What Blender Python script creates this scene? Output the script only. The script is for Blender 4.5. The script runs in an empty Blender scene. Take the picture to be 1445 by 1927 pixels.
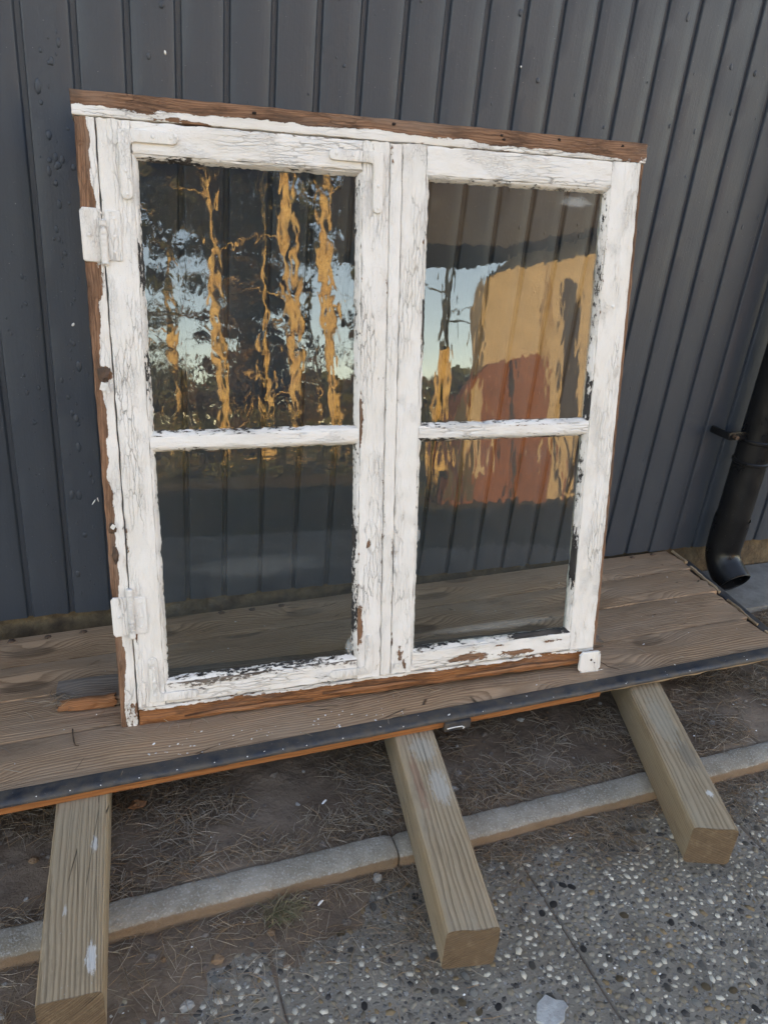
import bpy, bmesh, math, random
import numpy as np
from mathutils import Vector, Matrix, noise as mnoise

random.seed(7)
RNG = np.random.default_rng(11)
R = math.radians
SC = bpy.context.scene
COL = SC.collection

# ------------------------------------------------------------------ camera
cam = bpy.data.cameras.new('camera')
cam.sensor_fit = 'HORIZONTAL'; cam.sensor_width = 36.0
cam.lens = 36.0 * 1448.0 / 1445.0
cam.clip_start = 0.02; cam.clip_end = 2000.0
camo = bpy.data.objects.new('camera', cam); COL.objects.link(camo)
camo.matrix_world = Matrix(((0.927742, 0.07574, -0.365457, 0.0),
                            (-0.362032, 0.420614, -0.831876, 0.0),
                            (0.09071, 0.904073, 0.417641, 1.2),
                            (0, 0, 0, 1)))
SC.camera = camo

# ------------------------------------------------------------------ sky and sun (low evening sun behind the house)
SUN_EL, SUN_AZ = R(19.0), R(-14.0)
world = bpy.data.worlds.new('World'); SC.world = world; world.use_nodes = True
wn = world.node_tree.nodes; wl = world.node_tree.links
sky = wn.new('ShaderNodeTexSky'); sky.sky_type = 'NISHITA'; sky.sun_disc = False
sky.sun_elevation = SUN_EL; sky.sun_rotation = SUN_AZ
sky.air_density = 1.0; sky.dust_density = 0.15; sky.ozone_density = 2.0
wl.new(sky.outputs['Color'], wn['Background'].inputs['Color'])
wn['Background'].inputs['Strength'].default_value = 0.10
sl = bpy.data.lights.new('sun', 'SUN'); sl.energy = 3.0; sl.angle = R(0.5); sl.color = (1.0, 0.80, 0.48)
so = bpy.data.objects.new('sun', sl); COL.objects.link(so)
sdir = Vector((math.sin(SUN_AZ) * math.cos(SUN_EL), math.cos(SUN_AZ) * math.cos(SUN_EL), math.sin(SUN_EL)))
so.rotation_euler = sdir.to_track_quat('Z', 'Y').to_euler()

vs = SC.view_settings
vs.view_transform = 'Standard'; vs.look = 'None'; vs.gamma = 1.0; vs.use_curve_mapping = False
vs.exposure = 3.25
vs.use_white_balance = True; vs.white_balance_temperature = 9400.0; vs.white_balance_tint = 22.0   # the phone balanced for open shade
SC.render.engine = 'CYCLES'
SC.cycles.max_bounces = 5; SC.cycles.diffuse_bounces = 3; SC.cycles.glossy_bounces = 3; SC.cycles.transparent_max_bounces = 10
SC.cycles.caustics_reflective = False; SC.cycles.caustics_refractive = False
SC.cycles.use_denoising = True; SC.cycles.use_adaptive_sampling = True; SC.cycles.adaptive_threshold = 0.02

# ================================================================== helpers
def tag(o, label=None, cat=None, group=None, kind=None):
    if label: o['label'] = label
    if cat: o['category'] = cat
    if group: o['group'] = group
    if kind: o['kind'] = kind
    return o

def empty(name, loc=(0, 0, 0), parent=None):
    o = bpy.data.objects.new(name, None); COL.objects.link(o)
    o.location = loc; o.empty_display_size = 0.05
    if parent: o.parent = parent
    return o

def link(name, mesh, mat=None, parent=None, loc=None):
    o = bpy.data.objects.new(name, mesh); COL.objects.link(o)
    if mat is not None and not mesh.materials: mesh.materials.append(mat)
    if parent: o.parent = parent
    if loc is not None: o.location = loc
    return o

def finish(me, angle=35, recalc=True):
    if recalc:
        bm = bmesh.new(); bm.from_mesh(me)
        bmesh.ops.recalc_face_normals(bm, faces=bm.faces[:])
        bm.to_mesh(me); bm.free()
    me.polygons.foreach_set('use_smooth', [True] * len(me.polygons))
    if angle is not None: me.set_sharp_from_angle(angle=R(angle))
    me.update()
    return me

def mesh_from(verts, faces, gc=None, attrs=None, angle=35, recalc=True, name='mesh'):
    me = bpy.data.meshes.new(name)
    me.from_pydata([tuple(v) for v in verts], [], faces)
    if gc is not None:
        a = me.attributes.new('gc', 'FLOAT_VECTOR', 'POINT')
        a.data.foreach_set('vector', np.asarray(gc, np.float32).ravel())
    for k, val in (attrs or {}).items():
        a = me.attributes.new(k, 'FLOAT', 'POINT')
        a.data.foreach_set('value', np.asarray(val, np.float32))
    return finish(me, angle, recalc)

def nz(x, y, z): return mnoise.noise(Vector((x, y, z)))

def rectprof(W, D, r=0.002, nf=4, nd=1):
    """closed profile (c, d): front face d=0 from c=0..W, rounded corners"""
    p = []
    k = 0.3 * r
    fr = [r + (W - 2 * r) * i / nf for i in range(nf + 1)]
    p += [(c, 0.0) for c in fr]
    p += [(W - k, k)]
    p += [(W, r + (D - 2 * r) * i / nd) for i in range(nd + 1)]
    p += [(W - k, D - k)]
    p += [(W - r, D), (r, D)]
    p += [(k, D - k)]
    p += [(0.0, D - r - (D - 2 * r) * i / nd) for i in range(nd + 1)]
    p += [(k, k)]
    return p

def sweep(L, prof, ns, place, seed=0.0, jit=0.0, peel=None, warp=None, freq=22.0, angle=35, endjit=0.0, name='mesh'):
    """sweep a profile (c,d) along a=0..L; place(a,c,d)->xyz. Grain coordinates kept in 'gc'."""
    V, G, P = [], [], []
    n = len(prof)
    for i in range(ns + 1):
        a0 = L * i / ns
        for (c, d) in prof:
            a = a0
            if endjit and i in (0, ns):
                a += endjit * nz(c * 160 + seed, d * 90, i + seed * 3)
            cc, dd = c, d
            if jit:
                cc += jit * nz(a * freq + seed, c * 60, d * 60 + 3.1)
                dd += jit * nz(a * freq + seed + 31, c * 60, d * 60 + 7.7)
            P.append(peel(a0, c, d) if peel else 0.0)
            if warp: a, cc, dd = warp(a, cc, dd)
            V.append(place(a, cc, dd)); G.append((a + seed * 1.7, c + seed * 0.31, d + seed * 0.17))
    F = []
    for i in range(ns):
        for j in range(n):
            k = (j + 1) % n
            F.append((i * n + j, i * n + k, (i + 1) * n + k, (i + 1) * n + j))
    F.append(tuple(range(n))); F.append(tuple(reversed(range(ns * n, ns * n + n))))
    return mesh_from(V, F, G, {'peel': P}, angle, True, name)

def tube_mesh(path, radii, seg=16, caps=True, close=False):
    """tube through points with a radius for each"""
    path = [Vector(p) for p in path]
    V, F = [], []
    up0 = None
    for i, p in enumerate(path):
        t = (path[min(i + 1, len(path) - 1)] - path[max(i - 1, 0)]).normalized()
        ref = Vector((1, 0, 0)) if abs(t.x) < 0.9 else Vector((0, 1, 0))
        s = t.cross(ref).normalized() if up0 is None else (up0 - t * up0.dot(t)).normalized()
        up0 = s
        b = t.cross(s)
        for j in range(seg):
            an = 2 * math.pi * j / seg
            V.append(p + (s * math.cos(an) + b * math.sin(an)) * radii[i])
    n = len(path)
    for i in range(n - 1):
        for j in range(seg):
            k = (j + 1) % seg
            F.append((i * seg + j, i * seg + k, (i + 1) * seg + k, (i + 1) * seg + j))
    if caps:
        F.append(tuple(range(seg))); F.append(tuple(range((n - 1) * seg, n * seg)))
    return mesh_from(V, F, None, None, 40)

def box_mesh(x0, x1, y0, y1, z0, z1, bev=0.0, seg=2):
    bm = bmesh.new()
    bmesh.ops.create_cube(bm, size=1.0)
    for v in bm.verts:
        v.co = Vector((x0 + (x1 - x0) * (v.co.x + .5), y0 + (y1 - y0) * (v.co.y + .5), z0 + (z1 - z0) * (v.co.z + .5)))
    if bev: bmesh.ops.bevel(bm, geom=bm.edges[:], offset=bev, segments=seg, affect='EDGES', profile=0.6)
    me = bpy.data.meshes.new('box'); bm.to_mesh(me); bm.free()
    return finish(me, 35, True)

# ------------------------------------------------------------------ materials
class NT:
    def __init__(s, name):
        s.m = bpy.data.materials.new(name); s.m.use_nodes = True
        s.t = s.m.node_tree; s.n = s.t.nodes; s.l = s.t.links
        s.b = s.n['Principled BSDF']; s.out = s.n['Material Output']
    def _set(s, sock, v):
        if isinstance(v, bpy.types.NodeSocket): s.l.new(v, sock)
        else: sock.default_value = v
    def node(s, t, **kw):
        nd = s.n.new(t)
        for k, v in kw.items(): setattr(nd, k, v)
        return nd
    def attr(s, name, out='Vector'):
        nd = s.node('ShaderNodeAttribute'); nd.attribute_name = name; return nd.outputs[out]
    def obj(s): return s.node('ShaderNodeTexCoord').outputs['Object']
    def pos(s): return s.node('ShaderNodeNewGeometry').outputs['Position']
    def mul(s, v, sc, off=(0, 0, 0)):
        nd = s.node('ShaderNodeMapping'); s._set(nd.inputs['Vector'], v)
        nd.inputs['Scale'].default_value = sc; nd.inputs['Location'].default_value = off
        return nd.outputs[0]
    def noise(s, v, scale, detail=4, rough=0.55, dist=0.0, col=False):
        nd = s.node('ShaderNodeTexNoise'); s._set(nd.inputs['Vector'], v)
        nd.inputs['Scale'].default_value = scale; nd.inputs['Detail'].default_value = detail
        nd.inputs['Roughness'].default_value = rough; nd.inputs['Distortion'].default_value = dist
        return nd.outputs['Color' if col else 'Fac']
    def flat(s, v):
        x, y, z = s.sep(v); return s.comb(x, s.math('ADD', y, z), 0.0)
    def voro(s, v, scale, feature='F1', out='Distance', rnd=1.0, dim='3D'):
        nd = s.node('ShaderNodeTexVoronoi', feature=feature, voronoi_dimensions=dim); s._set(nd.inputs['Vector'], v)
        nd.inputs['Scale'].default_value = scale; nd.inputs['Randomness'].default_value = rnd
        return nd.outputs[out]
    def math(s, op, a, b=0.0, c=0.0, clamp=False):
        nd = s.node('ShaderNodeMath', operation=op, use_clamp=clamp)
        s._set(nd.inputs[0], a); s._set(nd.inputs[1], b); s._set(nd.inputs[2], c)
        return nd.outputs[0]
    def vmath(s, op, a, b):
        nd = s.node('ShaderNodeVectorMath', operation=op); s._set(nd.inputs[0], a); s._set(nd.inputs[1], b)
        return nd.outputs[0]
    def ramp(s, f, lo, hi, a=0.0, b=1.0):
        nd = s.node('ShaderNodeMapRange'); nd.interpolation_type = 'SMOOTHSTEP'
        s._set(nd.inputs['Value'], f); s._set(nd.inputs['From Min'], lo); s._set(nd.inputs['From Max'], hi)
        s._set(nd.inputs['To Min'], a); s._set(nd.inputs['To Max'], b)
        return nd.outputs[0]
    def mix(s, f, a, b, blend='MIX'):
        nd = s.node('ShaderNodeMix', data_type='RGBA', blend_type=blend)
        s._set(nd.inputs['Factor'], f)
        s._set(nd.inputs[6], a if isinstance(a, bpy.types.NodeSocket) else (*a, 1.0))
        s._set(nd.inputs[7], b if isinstance(b, bpy.types.NodeSocket) else (*b, 1.0))
        return nd.outputs[2]
    def sep(s, v):
        nd = s.node('ShaderNodeSeparateXYZ'); s._set(nd.inputs[0], v); return nd.outputs
    def comb(s, x, y, z):
        nd = s.node('ShaderNodeCombineXYZ')
        for i, q in enumerate((x, y, z)): s._set(nd.inputs[i], q)
        return nd.outputs[0]
    def bump(s, h, strength=1.0, dist=0.001, normal=None):
        nd = s.node('ShaderNodeBump'); nd.inputs['Strength'].default_value = strength
        nd.inputs['Distance'].default_value = dist; s._set(nd.inputs['Height'], h)
        if normal is not None: s._set(nd.inputs['Normal'], normal)
        return nd.outputs[0]
    def done(s, col=None, rough=None, normal=None, spec=None, metal=None):
        if col is not None: s._set(s.b.inputs['Base Color'], col if isinstance(col, bpy.types.NodeSocket) else (*col, 1))
        if rough is not None: s._set(s.b.inputs['Roughness'], rough)
        if normal is not None: s._set(s.b.inputs['Normal'], normal)
        if spec is not None: s._set(s.b.inputs['Specular IOR Level'], spec)
        if metal is not None: s._set(s.b.inputs['Metallic'], metal)
        return s.m

def wood_nodes(t, gc, light, dark, pith=(0.02, -0.10), ring=230.0, knots=True, distort=0.010):
    """growth rings round a slightly wavy pith axis, with knots that push the grain aside -> (colour, ring factor, knot)"""
    x, y, z = t.sep(gc)
    wob = t.noise(t.mul(gc, (1.6, 5, 5)), 1.0, 3, 0.5, 0, True)
    wx, wy, wz = t.sep(wob)
    yy = t.math('ADD', t.math('SUBTRACT', y, pith[0]), t.math('MULTIPLY', t.math('SUBTRACT', wx, .5), distort * 6))
    zz = t.math('ADD', t.math('SUBTRACT', z, pith[1]), t.math('MULTIPLY', t.math('SUBTRACT', wy, .5), distort * 6))
    r = t.math('SQRT', t.math('ADD', t.math('MULTIPLY', yy, yy), t.math('MULTIPLY', zz, zz)))
    kn = None
    if knots:
        kv = t.voro(t.flat(t.mul(gc, (2.6, 7.5, 2.0), (3.3, 1.7, 0.4))), 1.0, 'F1', 'Distance', 0.9, '2D')
        kn = t.ramp(kv, 0.16, 0.10)
        push = t.ramp(kv, 0.45, 0.05, 0.0, 0.028)
        r = t.math('ADD', r, push)
    fine = t.noise(t.mul(gc, (14, 420, 420)), 1.0, 4, 0.6)
    ph = t.math('ADD', t.math('ADD', t.math('MULTIPLY', r, ring), t.math('MULTIPLY', fine, 0.5)), t.math('MULTIPLY', t.noise(t.comb(0.0, t.math('MULTIPLY', r, ring * .3), 0.0), 1.0, 2, .5), 2.2))
    saw = t.math('FRACT', ph)
    rg = t.math('MULTIPLY', t.ramp(saw, 0.25, 0.92), t.ramp(saw, 1.0, 0.93))
    c = t.mix(t.math('MULTIPLY', rg, 0.8), light, dark)
    c = t.mix(t.math('MULTIPLY', t.ramp(fine, .35, .7), 0.35), c, dark)
    if kn is not None:
        c = t.mix(t.math('MULTIPLY', kn, 0.75), c, tuple(q * 0.45 for q in dark))
    return c, rg, fine

def m_wood(name, light, dark, grey=None, ring=230.0, pith=(0.02, -0.1), rough=0.8, dirt=0.5, bumpd=0.0012, knots=True, stain=None, smear=()):
    t = NT(name); gc = t.attr('gc')
    c, rg, fine = wood_nodes(t, gc, light, dark, pith, ring, knots, .0035 if 'timber' in name else .010)
    if grey:
        g = t.ramp(t.noise(t.mul(gc, (3, 9, 9)), 1.0, 5, 0.6), .35, .7)
        c = t.mix(t.math('MULTIPLY', g, .7), c, grey)
    if stain:
        g = t.ramp(t.noise(t.mul(gc, (5, 16, 16), (4, 2, 8)), 1.0, 6, .65), .52, .72)
        c = t.mix(t.math('MULTIPLY', g, .75), c, stain)
    d = t.ramp(t.noise(t.mul(gc, (7, 20, 20), (9, 9, 9)), 1.0, 6, .7), .5, .8)
    c = t.mix(t.math('MULTIPLY', d, dirt), c, tuple(q * .35 for q in dark))
    sp = t.ramp(t.noise(gc, 260, 2, .5), .72, .78)
    c = t.mix(t.math('MULTIPLY', sp, .5), c, (.42, .39, .36))
    for (sa, sc_, ra, rc, scol, amt) in smear:
        q = t.vmath('MULTIPLY', t.vmath('SUBTRACT', gc, (sa, sc_, 0)), (1 / ra, 1 / rc, 0))
        ln = t.node('ShaderNodeVectorMath', operation='LENGTH'); t.l.new(q, ln.inputs[0])
        mk = t.ramp(t.math('ADD', ln.outputs['Value'], t.math('MULTIPLY', t.math('SUBTRACT', t.noise(t.mul(gc, (60, 260, 260)), 1, 4, .7), .5), 2.2)), 1.0, .6)
        c = t.mix(t.math('MULTIPLY', mk, amt), c, scol)
    if 'timber' in name:
        en = t.math('MULTIPLY', t.attr('peel', 'Fac'), t.ramp(t.noise(gc, 55, 5, .6), .25, .5, .6, .95))
        c = t.mix(en, c, t.mix(t.math('MULTIPLY', rg, .35), t.mix(t.noise(gc, 60, 5, .7), (.23, .15, .09), (.10, .066, .042)), (.07, .045, .028)))
    crk = t.ramp(t.voro(t.flat(t.mul(gc, (3.0, 70, 70))), 1.0, 'DISTANCE_TO_EDGE', dim='2D'), 0.02, 0.0)
    crk = t.math('MULTIPLY', crk, t.ramp(t.noise(t.mul(gc, (2, 12, 12)), 1, 2), .52, .6))
    c = t.mix(t.math('MULTIPLY', crk, .85), c, (.012, .010, .008))
    h = t.math('SUBTRACT', t.math('ADD', t.math('MULTIPLY', rg, -.5), t.math('MULTIPLY', fine, .7)), t.math('MULTIPLY', crk, 1.5))
    return t.done(c, rough, t.bump(h, 1.0, bumpd), 0.25)

def m_peel(name, wood=(.30, .150, .085), wdark=(.15, .068, .036), bias=0.0, ochre=0.0):
    """old cracked white paint over bare wood; 'peel' on the mesh says where the paint is gone"""
    t = NT(name); gc = t.attr('gc'); peel = t.attr('peel', 'Fac')
    wc, rg, fine = wood_nodes(t, gc, wood, wdark, (.02, -.13), 330.0, False)
    wst = t.ramp(t.noise(t.mul(gc, (9, 45, 45), (2, 5, 1)), 1, 6, .7), .44, .66)
    wc = t.mix(t.math('MULTIPLY', wst, .75), wc, tuple(q * .35 for q in wdark))
    wgr = t.ramp(t.noise(t.mul(gc, (5, 24, 24), (5, 2, 8)), 1, 5, .6), .5, .7)
    wc = t.mix(t.math('MULTIPLY', wgr, .35), wc, (.22, .17, .135))
    n1 = t.noise(t.mul(gc, (75, 170, 170)), 1.0, 5, .7)
    n2 = t.noise(t.mul(gc, (9, 26, 26), (7, 3, 5)), 1.0, 3, .5)
    nn = t.math('ADD', t.math('MULTIPLY', t.math('SUBTRACT', n1, .5), 1.7), t.math('MULTIPLY', t.math('SUBTRACT', n2, .5), 0.9))
    f = t.math('ADD', t.math('ADD', peel, nn), bias)
    bare = t.ramp(f, .49, .53)
    # cracks: long cells along the grain, plus a fine net
    dis = t.vmath('ADD', t.mul(gc, (19, 150, 150)), t.vmath('MULTIPLY', t.noise(t.mul(gc, (70, 130, 130)), 1.0, 4, .65, 0, True), (.85, .85, .85)))
    v1 = t.voro(t.flat(dis), 1.0, 'DISTANCE_TO_EDGE', dim='2D')
    dis2 = t.vmath('ADD', t.mul(gc, (120, 330, 330)), t.vmath('MULTIPLY', t.noise(t.mul(gc, (140, 200, 200)), 1.0, 3, .6, 0, True), (1.3, 1.3, 1.3)))
    v2 = t.voro(t.flat(dis2), 1.0, 'DISTANCE_TO_EDGE', dim='2D')
    where = t.ramp(t.noise(t.mul(gc, (6, 22, 22), (1, 8, 3)), 1.0, 3, .55), .45, .66)
    where2 = t.ramp(t.noise(t.mul(gc, (10, 20, 20), (6, 2, 9)), 1.0, 3, .55), .50, .70)
    c1 = t.math('MULTIPLY', t.ramp(v1, .06, .012), where)
    c2 = t.math('MULTIPLY', t.ramp(v2, .085, .02), where2)
    cr = t.math('MAXIMUM', c1, t.math('MULTIPLY', c2, .6))
    lift = t.math('MULTIPLY', t.ramp(v1, .0, .35), where)
    tone = t.ramp(t.noise(t.mul(gc, (7, 14, 14), (3, 3, 3)), 1.0, 5, .6), .35, .7)
    pc = t.mix(t.math('MULTIPLY', tone, .55), (.75, .70, .65), (.66, .60, .53))
    st = t.ramp(t.noise(t.mul(gc, (13, 34, 34), (8, 1, 6)), 1.0, 6, .7), .60, .78)
    pc = t.mix(t.math('MULTIPLY', st, .6), pc, (.42, .32, .22))
    speck = t.ramp(t.noise(gc, 420, 2, .5), .70, .76)
    pc = t.mix(t.math('MULTIPLY', speck, .45), pc, (.22, .19, .16))
    pc = t.mix(t.math('MULTIPLY', cr, t.ramp(t.noise(t.mul(gc, (4, 11, 11), (2, 9, 4)), 1.0, 2, .5), .42, .66, .16, .62)), pc, (.20, .155, .115))
    rim = t.math('MULTIPLY', t.ramp(f, .36, .49), t.math('SUBTRACT', 1.0, bare))
    pc = t.mix(t.math('MULTIPLY', rim, .35), pc, (.50, .43, .34))
    c = t.mix(bare, pc, wc)
    h = t.math('SUBTRACT', 1.0, bare)
    h = t.math('SUBTRACT', h, t.math('MULTIPLY', cr, .5))
    h = t.math('ADD', h, t.math('MULTIPLY', lift, .2))
    cell = t.node('ShaderNodeTexVoronoi', feature='F1', voronoi_dimensions='2D'); t.l.new(t.flat(dis), cell.inputs['Vector']); cell.inputs['Scale'].default_value = .55
    h = t.math('ADD', h, t.math('MULTIPLY', t.math('MULTIPLY', t.sep(cell.outputs['Color'])[0], where), .4))
    h = t.math('ADD', h, t.math('MULTIPLY', n1, .55))
    h = t.math('ADD', h, t.math('MULTIPLY', fine, .25))
    return t.done(c, t.math('ADD', t.math('MULTIPLY', bare, .25), .52), t.bump(h, 1.0, .0034), .35)

def m_wallpaint():
    t = NT('dark_grey_wall_paint'); p = t.pos()
    n = t.noise(t.mul(p, (3, 3, .8)), 1.0, 5, .6)
    c = t.mix(n, (.026, .034, .046), (.036, .045, .058))
    dust = t.ramp(t.noise(t.mul(p, (9, 9, 2.5), (3, 1, 7)), 1.0, 6, .65), .5, .8)
    c = t.mix(t.math('MULTIPLY', dust, .30), c, (.056, .062, .068))
    sp = t.ramp(t.noise(p, 300, 2, .5), .755, .78)
    c = t.mix(t.math('MULTIPLY', sp, .6), c, (.30, .30, .29))
    grain = t.noise(t.mul(p, (240, 240, 9)), 1.0, 4, .6)
    peelt = t.noise(p, 150, 3, .5)
    h = t.math('ADD', t.math('MULTIPLY', grain, .55), t.math('MULTIPLY', peelt, .6))
    r = t.math('ADD', .38, t.math('MULTIPLY', t.noise(p, 7, 4, .6), .22))
    return t.done(c, r, t.bump(h, .8, .0009), .5)

def m_simple(name, col, col2, scale=20, rough=.6, bump=.001, bscale=120, spec=.4, metal=0.0, rough2=None, coords='obj', sp=None):
    t = NT(name); p = t.obj() if coords == 'obj' else t.pos()
    n = t.ramp(t.noise(p, scale, 6, .65), .3, .72)
    c = t.mix(n, col, col2)
    if sp: c = t.mix(t.math('MULTIPLY', t.ramp(t.noise(p, 210, 2, .5), .68, .74), .8), c, sp)
    h = t.noise(p, bscale, 5, .6)
    rr = rough if rough2 is None else t.math('ADD', rough, t.math('MULTIPLY', n, rough2 - rough))
    return t.done(c, rr, t.bump(h, 1.0, bump), spec, metal)

def m_glass(name, amp, scale, stretch=(1, 1, 1), seed=0.0, dirt=0.04, smears=()):
    """thin old window glass: see-through and mirror by Schlick, uneven surface"""
    t = NT(name); p = t.obj()
    for nd in list(t.n):
        if nd.type == 'BSDF_PRINCIPLED': t.n.remove(nd)
    q = t.mul(p, stretch, (seed, seed * .7, seed * 1.3))
    h = t.math('ADD', t.noise(q, scale, 1.0, .45, 0.5), t.math('MULTIPLY', t.noise(q, scale * .28, 1.0, .5), 2.2))
    nb = t.bump(h, 1.0, amp)
    lw = t.node('ShaderNodeLayerWeight'); lw.inputs['Blend'].default_value = .5
    fr = t.math('ADD', .045, t.math('MULTIPLY', t.math('POWER', lw.outputs['Facing'], 5.0), .9))
    gl = t.node('ShaderNodeBsdfGlossy'); gl.inputs['Roughness'].default_value = 0.0
    gl.inputs['Color'].default_value = (.97, 1, 1, 1); t.l.new(nb, gl.inputs['Normal'])
    tr = t.node('ShaderNodeBsdfTransparent'); tr.inputs['Color'].default_value = (.935, .955, .94, 1)
    mx = t.node('ShaderNodeMixShader'); t.l.new(fr, mx.inputs[0]); t.l.new(tr.outputs[0], mx.inputs[1]); t.l.new(gl.outputs[0], mx.inputs[2])
    df = t.node('ShaderNodeBsdfDiffuse'); df.inputs['Color'].default_value = (.55, .56, .55, 1)
    d1 = t.ramp(t.noise(p, 11, 6, .7), .52, .85, 0, dirt)
    d2 = t.ramp(t.noise(p, 330, 2, .5), .735, .76, 0, .55)
    dd = t.math('MAXIMUM', d1, d2)
    for (sx, sz, rx, rz, am) in smears:
        q = t.vmath('MULTIPLY', t.vmath('SUBTRACT', p, (sx, 0, sz)), (1 / rx, 0, 1 / rz))
        ln = t.node('ShaderNodeVectorMath', operation='LENGTH'); t.l.new(q, ln.inputs[0])
        dd = t.math('MAXIMUM', dd, t.ramp(t.math('ADD', ln.outputs['Value'], t.math('MULTIPLY', t.math('SUBTRACT', t.noise(t.mul(p, (60, 1, 140)), 1, 5, .7), .5), 1.6)), 1.0, .3, 0, am))
    mx2 = t.node('ShaderNodeMixShader'); t.l.new(dd, mx2.inputs[0])
    t.l.new(mx.outputs[0], mx2.inputs[1]); t.l.new(df.outputs[0], mx2.inputs[2])
    t.l.new(mx2.outputs[0], t.out.inputs['Surface'])
    return t.m

def m_attrcol(name, rough=.8, bump=0.0, bscale=300, spec=.3):
    t = NT(name); c = t.attr('tint', 'Color'); p = t.obj()
    n = t.noise(p, 180, 4, .6)
    c = t.mix(.55, c, t.mix(n, (0, 0, 0), (1, 1, 1)), 'OVERLAY') if False else t.mix(t.math('MULTIPLY', t.ramp(n, .45, .75), .35), c, (.16, .145, .13))
    return t.done(c, rough, t.bump(t.noise(p, bscale, 4, .6), 1.0, bump) if bump else None, spec)

MAT = {}
MAT['wall'] = m_wallpaint()
MAT['paint'] = m_peel('peeling_white_paint')
MAT['paint_low'] = m_peel('peeling_white_paint_on_grey_wood', (.24, .18, .14), (.10, .075, .06), .03)
MAT['rawwood'] = m_wood('raw_red_brown_wood', (.36, .155, .07), (.20, .075, .032), None, 260, (.01, -.2), .75, .5, .0016, False, (.07, .034, .02))
MAT['deck'] = m_wood('weathered_grey_brown_plank', (.49, .295, .175), (.225, .122, .066), (.385, .262, .178), 190, (.05, -.055), .78, .5, .0022, True)
def _beam(sm, gr, pith): return m_wood('weathered_square_timber', (.40, .290, .185), (.20, .136, .082), gr, 215, pith, .86, .5, .0024, False, None, sm)
def _g(seed, a, c): return (a + seed * 1.7, c + seed * .31)
MAT['beam0'] = _beam([(*_g(1.1, .055, .070), .030, .008, (.66, .63, .59), .7), (*_g(1.1, .26, .068), .02, .006, (.6, .58, .55), .6), (*_g(1.1, .14, .03), .012, .004, (.62, .6, .56), .5)], (.33, .262, .18), (.34 - .10, .03))
MAT['beam1'] = _beam([(*_g(2.6, .31, .022), .09, .010, (.30, .15, .10), .55), (*_g(2.6, .30, .06), .05, .022, (.46, .44, .40), .55), (*_g(2.6, .40, .05), .04, .03, (.42, .40, .35), .5)], (.36, .30, .225), (.806 - .22, .0))
MAT['beam2'] = _beam([(*_g(4.3, .20, .06), .05, .022, (.16, .14, .115), .55), (*_g(4.3, .09, .065), .010, .008, (.66, .64, .6), .8), (*_g(4.3, .30, .04), .10, .03, (.36, .32, .25), .5)], (.35, .285, .20), (1.333 + .30, .10))
MAT['orange'] = m_wood('orange_stained_wood', (.33, .125, .045), (.23, .08, .028), None, 160, (.01, -.2), .6, .3, .0006, False)
MAT['splint'] = m_wood('pale_split_wood', (.42, .30, .19), (.24, .15, .085), None, 200, (.01, -.2), .8, .3, .0015, False)
MAT['strip'] = m_simple('dark_metal_strip', (.026, .031, .040), (.095, .078, .062), 34, .45, .0012, 90, .5, .3, .75, sp=(.12, .115, .11))
MAT['pipe'] = m_simple('black_pipe_enamel', (.006, .0065, .0075), (.011, .011, .012), 15, .25, .0005, 60, .3, 0, .42, sp=(.05, .05, .05))
MAT['steel'] = m_simple('rusty_dark_screw', (.05, .035, .028), (.11, .055, .03), 80, .7, .0004, 300)
MAT['concrete'] = m_simple('concrete', (.235, .225, .205), (.15, .14, .125), 14, .9, .0025, 220, .2, sp=(.30, .29, .27))
MAT['found'] = m_simple('earth_stained_foundation', (.175, .125, .075), (.07, .05, .036), 18, .95, .006, 60, .1)
MAT['needle'] = m_attrcol('dry_pine_needle', .75)
MAT['flake'] = m_simple('white_paint_flake', (.80, .78, .75), (.62, .58, .53), 90, .6, .0003, 300)
MAT['putty'] = m_peel('cracked_white_putty', (.055, .048, .045), (.02, .018, .017), .06)
for k, (amp, sc, st, sd) in {'g_ul': (.00014, 34, (1.3, 1, .75), 1.0), 'g_ll': (.00012, 24, (1.6, 1, .6), 4.0),
                             'g_ur': (.00009, 34, (1.8, 1, .6), 7.0), 'g_lr': (.00034, 22, (2.0, 1, .5), 9.0)}.items():
    MAT[k] = m_glass('old_window_glass', amp, sc, st, sd, .04, {'g_ur': [(.915, 1.000, .040, .013, .22)], 'g_ll': [(.462, .105, .010, .022, .4), (.28, .30, .16, .03, .03)], 'g_lr': [(.605, .34, .008, .02, .35), (.8, .115, .2, .012, .10)]}.get(k, ()))

# kerb: grey rough top, earth-stained front (stain carried by the mesh)
def m_kerb():
    t = NT('kerb_concrete'); p = t.obj(); dirt = t.attr('dirt', 'Fac')
    n = t.noise(p, 16, 6, .65)
    c = t.mix(t.ramp(n, .3, .7), (.335, .295, .24), (.205, .175, .135))
    sp = t.ramp(t.noise(p, 260, 3, .6), .52, .66)
    c = t.mix(t.math('MULTIPLY', sp, .55), c, (.43, .41, .38))
    d = t.ramp(t.math('ADD', dirt, t.math('MULTIPLY', t.math('SUBTRACT', t.noise(p, 45, 6, .7), .5), .8)), .4, .62)
    c = t.mix(t.math('MULTIPLY', d, .85), c, t.mix(t.noise(p, 30, 5, .6), (.26, .155, .09), (.15, .095, .06)))
    return t.done(c, .92, t.bump(t.noise(p, 190, 5, .65), 1, .003), .15)
MAT['kerb'] = m_kerb()

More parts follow.
